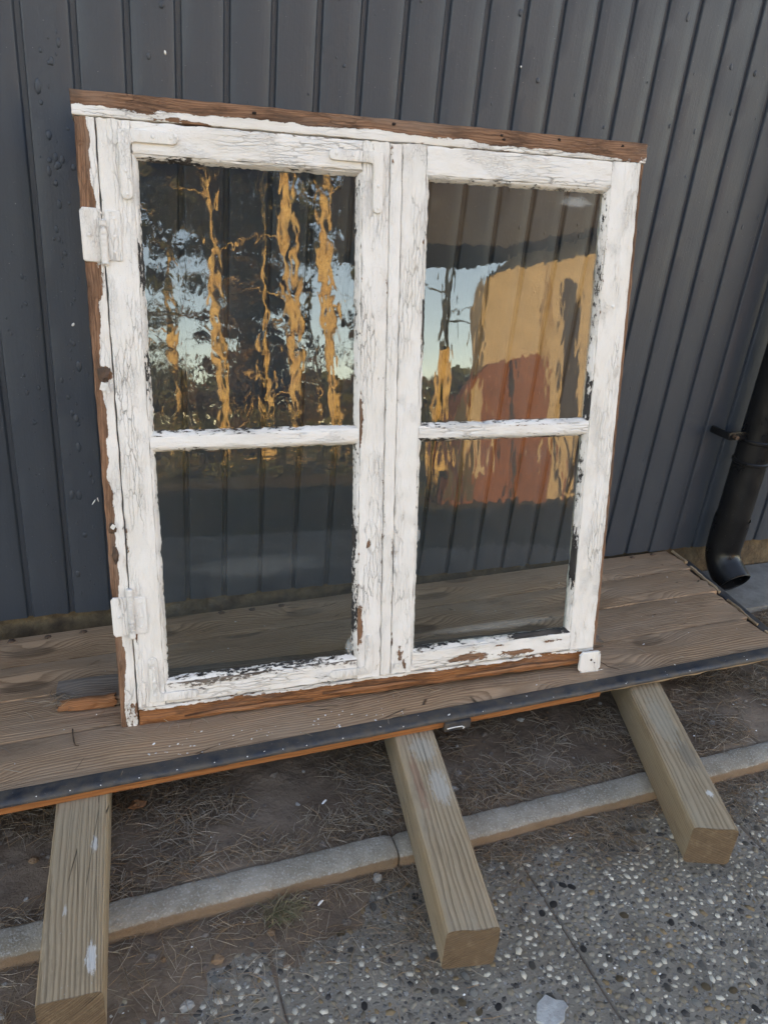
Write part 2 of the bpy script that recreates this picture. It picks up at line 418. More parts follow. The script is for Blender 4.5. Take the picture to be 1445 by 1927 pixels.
def m_soil():
    t = NT('dry_soil'); p = t.pos()
    n = t.noise(p, 5, 6, .6)
    c = t.mix(t.ramp(n, .3, .7), (.235, .172, .128), (.145, .098, .068))
    n2 = t.noise(t.vmath('ADD', p, (3, 7, 1)), 28, 6, .7)
    c = t.mix(t.math('MULTIPLY', t.ramp(n2, .5, .75), .6), c, (.085, .062, .05))
    sp = t.ramp(t.noise(p, 420, 3, .6), .64, .72)
    c = t.mix(t.math('MULTIPLY', sp, .6), c, (.25, .235, .215))
    h = t.math('ADD', t.noise(p, 120, 6, .7), t.math('MULTIPLY', t.noise(p, 22, 4, .6), 2.0))
    return t.done(c, .95, t.bump(h, 1, .005), .1)
MAT['soil'] = m_soil()

def m_agg():
    t = NT('exposed_aggregate_matrix'); p = t.pos()
    n = t.noise(p, 8, 5, .6)
    c = t.mix(t.ramp(n, .3, .7), (.255, .220, .178), (.175, .148, .118))
    v = t.voro(t.vmath('ADD', p, t.vmath('MULTIPLY', t.noise(p, 60, 2, .5, 0, True), (.006, .006, .006))), 130, 'F1')
    vc = t.voro(p, 130, 'F1', 'Color')
    r = t.sep(vc)[0]
    stone = t.math('MULTIPLY', t.ramp(v, .42, .34), t.ramp(r, .45, .5))
    sc = t.mix(t.ramp(t.sep(vc)[1], .2, .9), (.06, .058, .06), (.32, .31, .29))
    c = t.mix(t.math('MULTIPLY', stone, .8), c, sc)
    c = t.mix(t.math('MULTIPLY', t.ramp(t.noise(p, 480, 3, .6), .62, .7), .5), c, (.27, .26, .24))
    brown = t.ramp(t.noise(t.vmath('ADD', p, (5, 5, 5)), 3.2, 5, .6), .5, .72)
    c = t.mix(t.math('MULTIPLY', brown, .35), c, (.085, .06, .045))
    h = t.math('ADD', t.math('MULTIPLY', stone, .6), t.noise(p, 260, 5, .65))
    return t.done(c, .85, t.bump(h, 1, .003), .2)
MAT['agg'] = m_agg()

def m_pebble():
    t = NT('river_pebble')
    oi = t.node('ShaderNodeObjectInfo'); rr = oi.outputs['Random']
    cr = t.node('ShaderNodeValToRGB'); t.l.new(rr, cr.inputs[0])
    e = cr.color_ramp; e.interpolation = 'CONSTANT'
    cols = [(.46, .445, .41), (.30, .28, .25), (.065, .062, .063), (.21, .19, .16), (.52, .505, .465), (.23, .17, .105), (.17, .158, .14), (.25, .24, .225)]
    e.elements[0].color = (*cols[0], 1); e.elements[1].position = .13; e.elements[1].color = (*cols[1], 1)
    for i, q in enumerate(cols[2:]):
        el = e.elements.new(.26 + i * .13); el.color = (*q, 1)
    p = t.obj(); n = t.noise(p, 3.2, 5, .65)
    c = t.mix(t.math('MULTIPLY', t.ramp(n, .45, .75), .4), cr.outputs[0], (.14, .125, .11))
    return t.done(c, .8, t.bump(t.noise(p, 9, 4, .6), 1, .05), .2)
MAT['pebble'] = m_pebble()
MAT['pebbles'] = m_attrcol('river_pebbles', .8, .0006, 260, .2)

exec_parts = []

# ================================================================== the setting
# ---- wide ground
t = NT('forest_floor'); p = t.pos()
cc = t.mix(t.ramp(t.noise(p, .35, 6, .6), .35, .7), (.085, .062, .038), (.05, .058, .026))
cc = t.mix(t.math('MULTIPLY', t.ramp(t.noise(p, 6, 6, .7), .45, .75), .6), cc, (.09, .062, .038))
MAT['floor'] = t.done(cc, .95, t.bump(t.noise(p, 14, 6, .7), 1, .05), .1)
S = 600
g = link('ground', mesh_from([(-S, -S, -.045), (S, -S, -.045), (S, S, -.045), (-S, S, -.045)], [(0, 1, 2, 3)], None, None, None, False), MAT['floor'])
tag(g, 'wide brown forest floor beyond the paving', None, None, 'structure')

# ---- soil bed: height field with the dirt bank in front of the kerb
def soil_h(x, y):
    n = .006 * nz(x * 9, y * 9, 1.3) + .004 * nz(x * 27, y * 27, 4.2) + .002 * nz(x * 70, y * 70, 8.8)
    if y > .955:
        b = .034 + .006 * nz(x * 3, y * 3, 9.1) - .010 * max(0, min(1, (y - 1.0) / .1)) * (.5 + .5 * nz(x * 5, 3, 1))
        return b + n
    if y > .90:
        return .004 + n * .4
    k = max(0.0, min(1.0, (.62 - x) / .75))                   # more dirt to the left
    edge = .02 + .30 * k + .05 * nz(x * 6, y * 4, 2.7) + .025 * nz(x * 22, y * 22, 6.1)
    q = 1 - (.90 - y) / max(edge, .01)
    return max(-.04, min(1, q) * .012 * (0.3 + .7 * min(1, edge / .1)) - .004 + n * .8)
nx, ny = 400, 150
V, F = [], []
for j in range(ny + 1):
    for i in range(nx + 1):
        x = -1.6 + 4.7 * i / nx; y = .42 + 1.40 * j / ny
        V.append((x, y, soil_h(x, y)))
for j in range(ny):
    for i in range(nx):
        a = j * (nx + 1) + i; F.append((a, a + 1, a + nx + 2, a + nx + 1))
so_ = link('soil', mesh_from(V, F, None, None, None, False), MAT['soil'])
tag(so_, 'bare brown soil strip under the plank platform', None, None, 'structure')

# ---- paving of exposed aggregate slabs
pav = tag(empty('paving', (0, 0, 0)), 'grey exposed aggregate paving in front of the kerb', None, None, 'structure')
jx = [-1.27, -.77, -.27, .232, .732, 1.232, 1.732, 2.232, 2.732]
jy = [-2.6, -2.1, -1.6, -1.1, -.6, -.1, .398, .897]
for i in range(len(jx) - 1):
    for j in range(len(jy) - 1):
        dz = random.uniform(-.0003, .0003)
        me = box_mesh(jx[i] + .0012, jx[i + 1] - .0012, jy[j] + .0012, jy[j + 1] - .0012, -.042, dz, .003, 1)
        link('slab', me, MAT['agg'], pav)

link('joint_sand', box_mesh(-1.26, 2.72, -2.59, .89, -.044, -.0035), MAT['soil'], pav)
# pebbles standing a little proud of the slabs
def pebble_mesh(seed):
    bm = bmesh.new(); bmesh.ops.create_icosphere(bm, subdivisions=2, radius=1.0)
    for v in bm.verts:
        v.co *= 1 + .22 * nz(v.co.x * 1.3 + seed * 9, v.co.y * 1.3, v.co.z * 1.3)
    me = bpy.data.meshes.new('pebble'); bm.to_mesh(me); bm.free()
    finish(me, None, False); me.materials.append(MAT['pebble']); return me
PEB = [pebble_mesh(s) for s in range(6)]
def visible_paving(x, y):
    return y < .893 and y > .25 and -.6 < x < 2.1 and y > .84 - .46 * (x + .1) - .22
cells = {}
def place_peb(x, y, r):
    ci, cj = int(x / .03), int(y / .03)
    for a in (-1, 0, 1):
        for b in (-1, 0, 1):
            for (px, py, pr) in cells.get((ci + a, cj + b), ()):
                if (px - x) ** 2 + (py - y) ** 2 < (.98 * (pr + r)) ** 2: return False
    cells.setdefault((ci, cj), []).append((x, y, r)); return True
pl = []
for k in range(58000):
    x = random.uniform(-.6, 2.1); y = random.uniform(.25, .893)
    if not visible_paving(x, y): continue
    fr = k / 58000
    r = .0055 * (1 - fr) ** 1.7 * random.uniform(.8, 1.1) + .0017 * random.uniform(.8, 1.4)
    if soil_h(x, y) > .004 and random.random() < .93: continue
    if min(abs(x - q) for q in jx) < r * .7 + .002: continue
    if place_peb(x, y, r): pl.append((x, y, r))
pl.sort(key=lambda q: -q[2])
slabs = [o for o in pav.children]
for (x, y, r) in pl[:300]:
    o = link('pebble', random.choice(PEB), None, pav)
    o.location = (x, y, -r * .16); o.rotation_euler = (random.uniform(-.2, .2), random.uniform(-.2, .2), random.uniform(0, 6.28))
    o.scale = (r * random.uniform(1.0, 1.35), r * random.uniform(.72, .98), r * random.uniform(.38, .55))
bm = bmesh.new(); bmesh.ops.create_icosphere(bm, subdivisions=1, radius=1.0)
bv = np.array([v.co[:] for v in bm.verts]); bf = np.array([[v.index for v in f.verts] for f in bm.faces]); bm.free()
VV, FF, TT = [], [], []
tints = np.array([(.42, .405, .37), (.31, .295, .265), (.055, .053, .055), (.21, .185, .15), (.48, .46, .42), (.23, .165, .10), (.13, .122, .115), (.18, .158, .13), (.17, .15, .125), (.22, .20, .17), (.19, .175, .155), (.24, .225, .20), (.50, .48, .44)])
for k, (x, y, r) in enumerate(pl[300:]):
    sc = np.array([r * random.uniform(1, 1.45), r * random.uniform(.7, 1), r * random.uniform(.35, .55)])
    an = random.uniform(0, 6.28); ca, sa = math.cos(an), math.sin(an)
    q = bv * (1 + RNG.normal(0, .08, (len(bv), 1))) * sc
    q = np.stack([q[:, 0] * ca - q[:, 1] * sa, q[:, 0] * sa + q[:, 1] * ca, q[:, 2]], 1) + np.array([x, y, -r * .15])
    VV.append(q); FF.append(bf + k * len(bv)); TT.append(np.repeat(tints[random.randrange(len(tints))][None] * np.array([1.06, 1.0, .9]) * random.uniform(.75, 1.1), len(bv), 0))
def np_mesh(VV, FF, TT=None, smooth=True):
    V = np.concatenate(VV).astype(np.float32); Fq = np.concatenate(FF)
    me = bpy.data.meshes.new('mass'); k = Fq.shape[1]
    me.vertices.add(len(V)); me.vertices.foreach_set('co', V.ravel())
    me.loops.add(Fq.size); me.loops.foreach_set('vertex_index', Fq.ravel().astype(np.int32))
    me.polygons.add(len(Fq)); me.polygons.foreach_set('loop_start', np.arange(0, Fq.size, k, dtype=np.int32))
    me.polygons.foreach_set('use_smooth', [smooth] * len(Fq))
    if TT is not None:
        a = me.attributes.new('tint', 'FLOAT_COLOR', 'POINT')
        T = np.concatenate(TT); a.data.foreach_set('color', np.concatenate([T, np.ones((len(T), 1))], 1).astype(np.float32).ravel())
    me.update(); me.validate(); return me
pm = link('pebble_bed', np_mesh(VV, FF, TT), MAT['pebbles'], pav); pm['kind'] = 'stuff'

# large pale broken stone set in the paving
V = []; F = []
ol = [(-.033, -.008), (-.014, -.027), (.013, -.022), (.024, -.008), (.033, -.004), (.031, .007), (.018, .012), (.006, .026), (-.016, .017)]
for (a, b) in ol: V.append((a, b, -.004))
for (a, b) in ol: V.append((a * .92, b * .92, .0045 + .0015 * nz(a * 90, b * 90, 1)))
V.append((0, 0, .0055)); n = len(ol)
for i in range(n):
    k = (i + 1) % n; F.append((i, k, n + k, n + i)); F.append((n + i, n + k, 2 * n))
bs = link('stone', mesh_from(V, F, None, None, 30), m_simple('pale_limestone', (.42, .42, .40), (.28, .275, .26), 60, .8, .002, 200), pav, (.629, .585, 0))

# ---- kerb stones
def kerb(x0, x1, dz, label):
    prof = [(0, -.12), (0, .024), (.0025, .0315), (.009, .0360), (.026, .0390), (.044, .0410), (.050, .039), (.052, .031), (.052, -.12)]
    ns = max(4, int((x1 - x0) / .012)); V, D = [], []
    n = len(prof)
    for i in range(ns + 1):
        x = x0 + (x1 - x0) * i / ns
        en = min(i, ns - i)
        for j, (c, z) in enumerate(prof):
            a = .0011
            yy = .903 + c + a * nz(x * 30, j * 1.7, 2 + x0) + .0012 * nz(x * 110, j * 2.3, 4); zz = z + a * nz(x * 30, j * 1.7, 9 + x0) + dz + .0012 * nz(x * 120, j * 2.1, 6) - (.006 * max(0, nz(x * 24, 3, 3 + x0) - .38) * 3 if j in (2, 3) else 0)
            if en == 0: zz -= .003; yy += .003 * (1 if c < .02 else -1)
            V.append((x, yy, zz)); D.append({0: 1.0, 1: .9, 2: .45, 3: .15}.get(j, 0.0))
    F = []
    for i in range(ns):
        for j in range(n - 1): F.append((i * n + j, i * n + j + 1, (i + 1) * n + j + 1, (i + 1) * n + j))
    F.append(tuple(range(n))); F.append(tuple(range(ns * n, ns * n + n)))
    o = link('kerb_stone', mesh_from(V, F, None, {'dirt': D}, 50), MAT['kerb'])
    tag(o, label, 'kerb stone', 'concrete kerb stones along the soil strip')
kerb(-1.52, -.524, -.001, 'concrete kerb stone running out beyond the left photo edge')
kerb(-.52, .497, .001, 'concrete kerb stone crossing under the left beam, its right end showing')
kerb(.501, 1.492, -.003, 'concrete kerb stone with brown front running between middle and right beams')
kerb(1.496, 2.49, .0, 'concrete kerb stone right of the right beam, cut by photo edge')

# ---- small concrete slab under the downpipe
me = box_mesh(1.80, 2.9, 1.43, 1.662, -.05, .052, .006, 2)
tag(link('concrete_slab', me, MAT['concrete']), 'flat grey concrete slab on the ground below the downpipe', 'slab')

# ================================================================== house with dark board cladding
YW = 1.655
house = tag(empty('house', (.6, YW, 0)), 'timber clad house wall of dark grey painted vertical boards', 'house')
def hp(o): o.location = Vector(o.location) - Vector((.6, YW, 0)); return o
PITCH = .0883
bprof = [(.0, .0075), (.0085, .0075), (.0093, .0030), (.0102, .0010), (.0120, .0), (.034, -.0003), (.058, -.0003), (.0815, .0), (.0842, .0014), (.0862, .0045), (.0884, .0075), (.0884, .02), (.0, .02)]
def board_mesh(sd):
    return sweep(2.75, [(c, d) for c, d in bprof], 90, lambda a, c, d: (c, d, a), seed=sd, jit=.0, warp=lambda a, c, d: (
        a + (.004 * nz(c * 55 + sd, sd, 1) if a < .01 else 0), c + .0009 * nz(a * 2.2 + sd, 0, 1),
        d + .0007 * nz(a * 3.1 + sd * 2, c * 10, 5) + (.0006 * nz(a * 24 + sd, c * 40, 3) if d < .002 else 0)), angle=28)
BM = [board_mesh(s * 3.7) for s in range(7)]
for k in range(-26, 52):
    o = link('board', BM[(k * 5 + 3) % 7], MAT['wall'], house)
    x = -.0395 + PITCH * k
    zb = .171 - .0105 * max(-1, min(3, x)) + random.uniform(-.002, .002)
    if .2 < x < .6: zb += .004
    o.location = (x, YW + random.uniform(-.0004, .0008), zb); hp(o)
    if k % 2: o.rotation_euler = (0, 0, 0)
o = link('wall_core', box_mesh(-2.4, 4.55, YW + .022, YW + 4.6, .15, 2.95), MAT['found'], house); hp(o)
# foundation: rough earth-stained plinth
V, F = [], []
nxx = 260
rows = [(.0, -.06), (.0, .03), (.002, .08), (.004, .115), (.010, .145), (.024, .175)]
for i in range(nxx + 1):
    x = -1.0 + 3.9 * i / nxx
    for j, (dy, z) in enumerate(rows):
        V.append((x, YW + .012 + dy + .008 * nz(x * 22, j, 3) + .004 * nz(x * 80, j, 5), z + .006 * nz(x * 30, j, 8)))
nr = len(rows)
for i in range(nxx):
    for j in range(nr - 1): F.append((i * nr + j, (i + 1) * nr + j, (i + 1) * nr + j + 1, i * nr + j + 1))
o = link('foundation', mesh_from(V, F, None, None, 50, False), MAT['found'], house); hp(o)
# roof
MAT['roof'] = m_simple('dark_roof_sheet', (.035, .030, .028), (.05, .045, .04), 3, .8, .004, 20, .2)
V = [(-2.8, YW - .28, 2.90), (5.0, YW - .28, 2.90), (5.0, YW + 2.4, 4.0), (-2.8, YW + 2.4, 4.0), (5.0, YW + 5.0, 2.9), (-2.8, YW + 5.0, 2.9)]
V2 = [(a, b, c + .12) for a, b, c in V]
F = [(0, 1, 2, 3), (3, 2, 4, 5), (6, 9, 8, 7), (9, 11, 10, 8), (0, 6, 7, 1), (5, 4, 10, 11), (0, 3, 9, 6), (3, 5, 11, 9), (1, 7, 8, 2), (2, 8, 10, 4)]
o = link('roof', mesh_from(V + V2, F, None, None, 20), MAT['roof'], house); hp(o)
# paint blisters and runs
BV, BF = [], []
bm = bmesh.new(); bmesh.ops.create_uvsphere(bm, u_segments=10, v_segments=6, radius=1.0); bmesh.ops.triangulate(bm, faces=bm.faces[:])
sv = np.array([v.co[:] for v in bm.verts]); sf = np.array([[v.index for v in f.verts] for f in bm.faces]); bm.free()
spots = []
for k in range(70):                                           # a blistered board by the window's left side
    spots.append((random.gauss(.005, .014), random.uniform(.22, 1.35), random.choice([.0018, .0022, .003, .004, .0055])))
for k in range(34): spots.append((random.gauss(-.075, .014), random.uniform(.3, 1.0), random.choice([.0015, .002, .003])))
for k in range(150):
    spots.append((random.uniform(-.25, 1.75), random.uniform(1.05, 1.75), random.choice([.0015, .002, .0025, .0035, .0045])))
for k in range(60): spots.append((random.uniform(1.05, 1.75), random.uniform(.25, 1.1), random.choice([.0015, .002, .0025])))
i = 0
for (x, z, r) in spots:
    fx = ((x + .0395) % PITCH)
    if fx < .018 or fx > .078: continue
    ell = random.uniform(1.0, 2.2)
    q = sv * np.array([r, r * .32, r * ell]) * (1 + RNG.normal(0, .05, (len(sv), 1))) + np.array([x, YW - .0007, z])
    BV.append(q); BF.append(sf + i * len(sv)); i += 1
o = link('paint_blister', np_mesh(BV, BF), MAT['wall'], house); o['kind'] = 'stuff'; hp(o)
# pale chips on the boards
for (x, z, r, e) in [(.014, .842, .0026, 1.4), (.205, 1.335, .0022, 1.6), (1.335, .70, .0032, 2.0), (.028, .452, .0013, 6), (.037, .458, .0011, 5), (.94, 1.40, .0017, 1.2)]:
    me = np_mesh([sv * np.array([r, .0012, r * e]) * (1 + RNG.normal(0, .12, (len(sv), 1)))], [sf])
    o = link('paint_chip', me, MAT['flake'], house); o.location = (x, YW - .0006, z); o.rotation_euler = (0, random.uniform(-.4, .6), 0); hp(o)

# ================================================================== plank platform on beams
plat = tag(empty('plank_platform', (.5, 1.3, .13)), 'weathered plank platform with dark metal edge lying across the beams', 'platform')
PO = Vector((.5, 1.3, .13))
def lin(y0, y1): return lambda x: y0 + (y1 - y0) * (x + .19) / 1.92
edges = [lin(1.609, 1.652), lin(1.497, 1.533), lin(1.381, 1.401), lin(1.257, 1.265), lin(1.1305, 1.1285)]
def endx(y): return 1.655 + (y - 1.15) * .15
XL = -.75
for k in range(4):
    yb, yf = edges[k], edges[k + 1]
    prof = rectprof(1.0, .022, .010, 8)
    def pl_(a, c, d, yb=yb, yf=yf, k=k):
        s = a / 2.5
        y0 = yf(XL + s * 2.4)
        xr = endx(y0)
        x = XL + s * (xr - XL)
        w = yb(x) - yf(x) - .0038
        y = yf(x) + .0019 + c * w
        if s > .999: x += .012 * nz(c * 9 + k * 3, k, 2) - .006
        z = .155 - d + .0012 * nz(a * 2 + k, c * 2, k) - .0016 * (abs(c - .5) * 2) ** 3 + (k % 2) * .0008
        return Vector((x, y, z)) - PO
    prof = [(c, d if 0 <= d <= .022 else d) for c, d in prof]
    me = sweep(2.5, prof, 110, pl_, seed=k * 2.3 + .4, jit=.0005, angle=40)
    # grain coordinates across the plank in metres
    a = me.attributes['gc']; arr = np.empty(len(me.vertices) * 3, np.float32); a.data.foreach_get('vector', arr)
    arr = arr.reshape(-1, 3); off = (k * 2.3 + .4) * .31; arr[:, 1] = (arr[:, 1] - off) * .12 + off; a.data.foreach_set('vector', arr.ravel())
    link('plank', me, MAT['deck'], plat)
# battens under the planks, edge lath and metal strip
def xbar(name, x0, x1, y0, y1, z0, z1, mat, seed, jit=.0006, r=.0015, ns=80, nf=4, ej=0.0):
    me = sweep(x1 - x0, rectprof(z1 - z0, y1 - y0, r, nf), ns, lambda a, c, d: Vector((x0 + a, y0 + d, z0 + c)) - PO, seed=seed, jit=jit, angle=40, endjit=ej)
    return link(name, me, mat, plat)
xbar('edge_lath', XL, 1.065, 1.1045, 1.1295, .1302, .1505, MAT['orange'], 1.2)
xbar('edge_lath', 1.068, 1.645, 1.112, 1.1295, .1325, .1500, MAT['splint'], 5.2, .003, .002, 60, 4, .01)
for yy in (1.20, 1.55): xbar('batten', XL, 1.62, yy, yy + .05, .1305, .1322, MAT['deck'], yy * 7)
def strip_place(a, c, d):
    x = XL + a; y = 1.0990 + c; z = .1588 - d - .004 * max(0, (.008 - c) / .008) ** 2 + .0010 * nz(a * 14, c * 30, 2) + .0006 * nz(a * 60, c * 60, 9)
    return Vector((x, y + .0008 * nz(a * 9, 1, 1), z)) - PO
link('metal_strip', sweep(2.40, rectprof(.033, .0075, .0025, 6), 160, strip_place, seed=.3, jit=.0003), MAT['strip'], plat)
# dark edging along the right end, lower than the planks
def es_place(a, c, d):
    y = 1.10 + a; x = endx(y) + .002 + c
    return Vector((x + .001 * nz(a * 20, 2, 2), y, .1445 - d + .001 * nz(a * 30, c * 30, 4))) - PO
link('metal_strip', sweep(.50, rectprof(.030, .012, .002, 4), 50, es_place, seed=.9, jit=.0004), MAT['strip'], plat)
for (s0, s1, w, zz) in ((.47, .545, .010, .1565), (.30, .445, .008, .1560), (.02, .10, .009, .1565), (.13, .26, .005, .1555)):
    def sp_place(a, c, d, s0=s0, w=w, zz=zz):
        y = 1.10 + s0 + a; x = endx(y) - .004 + c + .003 * nz(a * 60, s0 * 9, 3)
        return Vector((x, y, zz - d + .0015 * nz(a * 50, c * 80, s0 * 7))) - PO
    link('splinter', sweep(s1 - s0, rectprof(w, .008, .002, 3), 14, sp_place, seed=s0 * 5, jit=.002), MAT['splint'], plat)
# nail heads poking through the strip
ico = np_mesh([sv * np.array([.0011, .0009, .0016])], [sf])
for k in range(30):
    x = -.18 + k * .062 + random.uniform(-.012, .012)
    if x > .45 and k % 3: continue
    o = link('nail', ico, MAT['flake'], plat); o.location = Vector((x, 1.1005 + random.uniform(0, .003), .1575)) - PO; o.rotation_euler = (random.uniform(.2, .8), random.uniform(-.5, .5), 0)
# nail lumps along the back edge
for x in (-.165, -.09, -.015, .30, .375, .45, 1.56, 1.64):
    o = link('rusty_nail', np_mesh([sv * np.array([.008, .006, .0035]) * (1 + RNG.normal(0, .2, (len(sv), 1)))], [sf]), MAT['steel'], plat)
    o.location = Vector((x, edges[0](x) - .016 + random.uniform(-.004, .004), .1548)) - PO
# dark latch plate below the edge with a pale hook
o = link('latch_plate', box_mesh(.668, .728, 1.094, 1.1035, .126, .148, .002), MAT['strip'], plat, -PO)
o = link('latch_hook', tube_mesh([(.672, 1.0925, .136), (.690, 1.092, .1375), (.706, 1.0915, .137), (.712, 1.0915, .133), (.709, 1.092, .130)], [.0011] * 5, 8), MAT['flake'], plat, -PO)

# ---- beams
def beam(x0, y0, x1, y1, ext, label, seed):
    d = Vector((x1 - x0, y1 - y0, 0)); L = d.length + ext; d.normalize(); s = Vector((d.y, -d.x, 0))
    org = Vector((x0, y0, .0425))
    root = Vector((x0, y0, .0425))
    W = .0872
    def place(a, c, dd):
        return d * a + s * c + Vector((0, 0, W - dd - .0002))
    def warp(a, c, dd):
        return (.0008 + .003 * abs(nz(c * 30, dd * 30, seed)) if 0 < a < .012 else (a + .003 * nz(c * 30 + seed, dd * 30, seed) if a < .012 else a)), c + .0012 * nz(a * 3 + seed, 0, 0), dd
    prof = rectprof(W, W, .008, 10, 8)
    rr = []
    for (c, dd) in prof:   # round the corners more
        rr.append((c, dd))
    me = sweep(L, rr, 90, place, seed=seed, jit=.0006, warp=warp, angle=30, peel=lambda a, c, d: 1.0 if a == 0 else 0.0)
    # bevel the visible end a little
    o = link('timber_beam', me, MAT[{1.1: 'beam0', 2.6: 'beam1', 4.3: 'beam2'}[seed]], None, root)
    tag(o, label, 'beam', 'square timber beams under the platform')
    return o
beam(-.108, .748, -.079, 1.11, .42, 'square timber beam at the left, long cracks and white paint smear', 1.1)
beam(.474, .676, .560, 1.108, .42, 'square timber beam in the middle, reddish smear on its ridged top', 2.6)
beam(1.008, .730, 1.150, 1.100, .42, 'smooth square timber beam at the right, on the aggregate paving', 4.3)

# ================================================================== the old window
WB = Vector((0.04021, 1.24475, .1562))
UX = Vector((0.997707, -0.065272, 0.017878)); UY = Vector((0.067412, 0.981825, -0.177413)); UZ = Vector((-0.005973, 0.178212, 0.983974))
win = empty('old_window')
win.matrix_world = Matrix(((UX.x, UY.x, UZ.x, WB.x), (UX.y, UY.y, UZ.y, WB.y), (UX.z, UY.z, UZ.z, WB.z), (0, 0, 0, 1)))
tag(win, 'old two-sash wooden window with peeling white paint leaning on the platform', 'window')

def V_place(x0, z0, d0): return lambda a, c, d: (x0 + c, d0 + d, z0 + a)       # upright member: along z, across x
def H_place(x0, z0, d0): return lambda a, c, d: (x0 + a, d0 + d, z0 + c)       # level member: along x, across z
def sstep(x, a, b):
    t_ = max(0.0, min(1.0, (x - a) / (b - a))); return t_ * t_ * (3 - 2 * t_)
def spotpeel(base, spots):
    def f(a, c, d):
        v = base(a, c, d) if callable(base) else base
        for (sa, sc_, ra, rc, amt) in spots:
            q = ((a - sa) / ra) ** 2 + ((c - sc_) / rc) ** 2
            if q < 4: v += amt * math.exp(-q)
        return v
    return f
SEED = [0.0]
def edgy(peel, W, sd):
    def f(a, c, d):
        v = peel(a, c, d) if callable(peel) else peel
        e = min(c, W - c)
        k = max(0.0, 1 - e / .0055)
        return v + k * (.14 + .42 * max(0.0, nz(a * 9 + sd, 2 if c < W / 2 else 7, sd)))
    return f
def upright(name, x0, x1, z0, z1, parent, d0=0.0, D=.035, mat='paint', peel=.07, jit=.0017, nf=None, r=.0025, ej=.002):
    SEED[0] += .77
    nf = nf or max(3, int((x1 - x0) / .004)); peel = edgy(peel, x1 - x0, SEED[0])
    me = sweep(z1 - z0, rectprof(x1 - x0, D, r, nf, 2), max(8, int((z1 - z0) / .007)), V_place(x0, z0, d0), SEED[0], jit, peel if callable(peel) else (lambda a, c, d: peel), endjit=ej, freq=40)
    return link(name, me, MAT[mat], parent)
def level(name, x0, x1, z0, z1, parent, d0=0.0, D=.035, mat='paint', peel=.07, jit=.0017, nf=None, r=.0025, ej=.002):
    SEED[0] += .77
    nf = nf or max(3, int((z1 - z0) / .004)); peel = edgy(peel, z1 - z0, SEED[0])
    me = sweep(x1 - x0, rectprof(z1 - z0, D, r, nf, 2), max(8, int((x1 - x0) / .007)), H_place(x0, z0, d0), SEED[0], jit, peel if callable(peel) else (lambda a, c, d: peel), endjit=ej, freq=40)
    return link(name, me, MAT[mat], parent)

WWID, WHEI = 1.0565, 1.114
# -- outer frame
fr_ = empty('frame', (0, 0, 0), win)
def top_peel(a, c, d):                                       # c up from the lower edge of the head
    b = .0165 + .005 * nz(a * 9, 1, 3) + .003 * nz(a * 33, 1, 3) - .005 * sstep(a, .55, .9) * (1 if a < .98 else .5)
    v = sstep(c, b - .006, b + .006) * 1.6
    if d > .002: v = 1.6 if c > .02 else v
    return v
level('head', 0, WWID, 1.0775, WHEI, fr_, 0, .068, 'paint', spotpeel(top_peel, [(.105, .012, .03, .005, .7), (.15, .004, .03, .0035, .9), (.19, .001, .025, .003, .8), (.93, .015, .05, .006, .6), (.62, .012, .02, .004, .5), (1.01, .012, .05, .010, .9), (.80, .014, .06, .006, .6)]), .0012)
def left_peel(a, c, d):
    b = .011 + .007 * nz(a * 11, 4, 1) + .006 * nz(a * 33, 4, 6)
    if a > .83: b += .006
    v = sstep(c, b + .005, b - .005) * 1.6
    if a < .05: v = max(v, .5)
    if c < .001: v = 1.6
    return v
upright('jamb', .002, .0325, -.004, 1.0765, fr_, .0015, .068, 'paint', spotpeel(left_peel, [(.90, .016, .03, .02, 1.2), (.68, .018, .012, .010, 1.6), (.76, .013, .02, .004, .9), (.46, .012, .03, .005, .7), (.40, .012, .03, .005, .7), (.83, .013, .03, .012, 1.4)]), .0014)
def right_peel(a, c, d): return 1.6 if c > .003 else .9
upright('jamb', 1.0445, WWID + .001, .040, 1.0765, fr_, .007, .060, 'paint', right_peel, .0012)
# sill rail: raw, split and orange
SEED[0] += .5
def sill_warp(a, c, d):
    front = math.exp(-d / .02)
    cc = c * (1 - .25 * sstep(a, .0, .12) * 0) - .007 * max(0, nz(a * 5, 2, 2)) * (1 if c < .015 else 0)
    dd = d - front * (.004 * nz(a * 13, c * 90, 4) + .003 * nz(a * 38, c * 120, 1)) + (.006 * (c / .034) * front)
    return a, cc + .0012 * nz(a * 40, c * 60, d * 60), dd
me = sweep(1.015, rectprof(.034, .068, .0025, 9, 4), 150, H_place(.0335, -.002, .001), SEED[0], .0008, lambda a, c, d: sstep(c, .030, .022) * 1.6 + .25, sill_warp, 30, 35, .004)
link('sill_rail', me, m_peel('raw_orange_sill_wood', (.34, .125, .042), (.14, .05, .02), .05), fr_)
for (x0, L, z, dd) in ((.70, .30, .010, -.004), (.12, .26, .006, -.002), (.40, .22, .013, -.003)):
    me = sweep(L, [(0, 0), (.004, -.002), (.009, .0), (.008, .006), (.001, .006)], 40, lambda a, c, d, x0=x0, z=z, dd=dd, L=L: (x0 + a, dd + d + .003 * nz(a * 20, x0, 1), z + (c - .004) * max(.12, math.sin(math.pi * min(1, max(0, a / L)))) + .004 * nz(a * 9, x0, 5)), x0, .0012, angle=25)
    link('splinter', me, MAT['rawwood'], fr_)
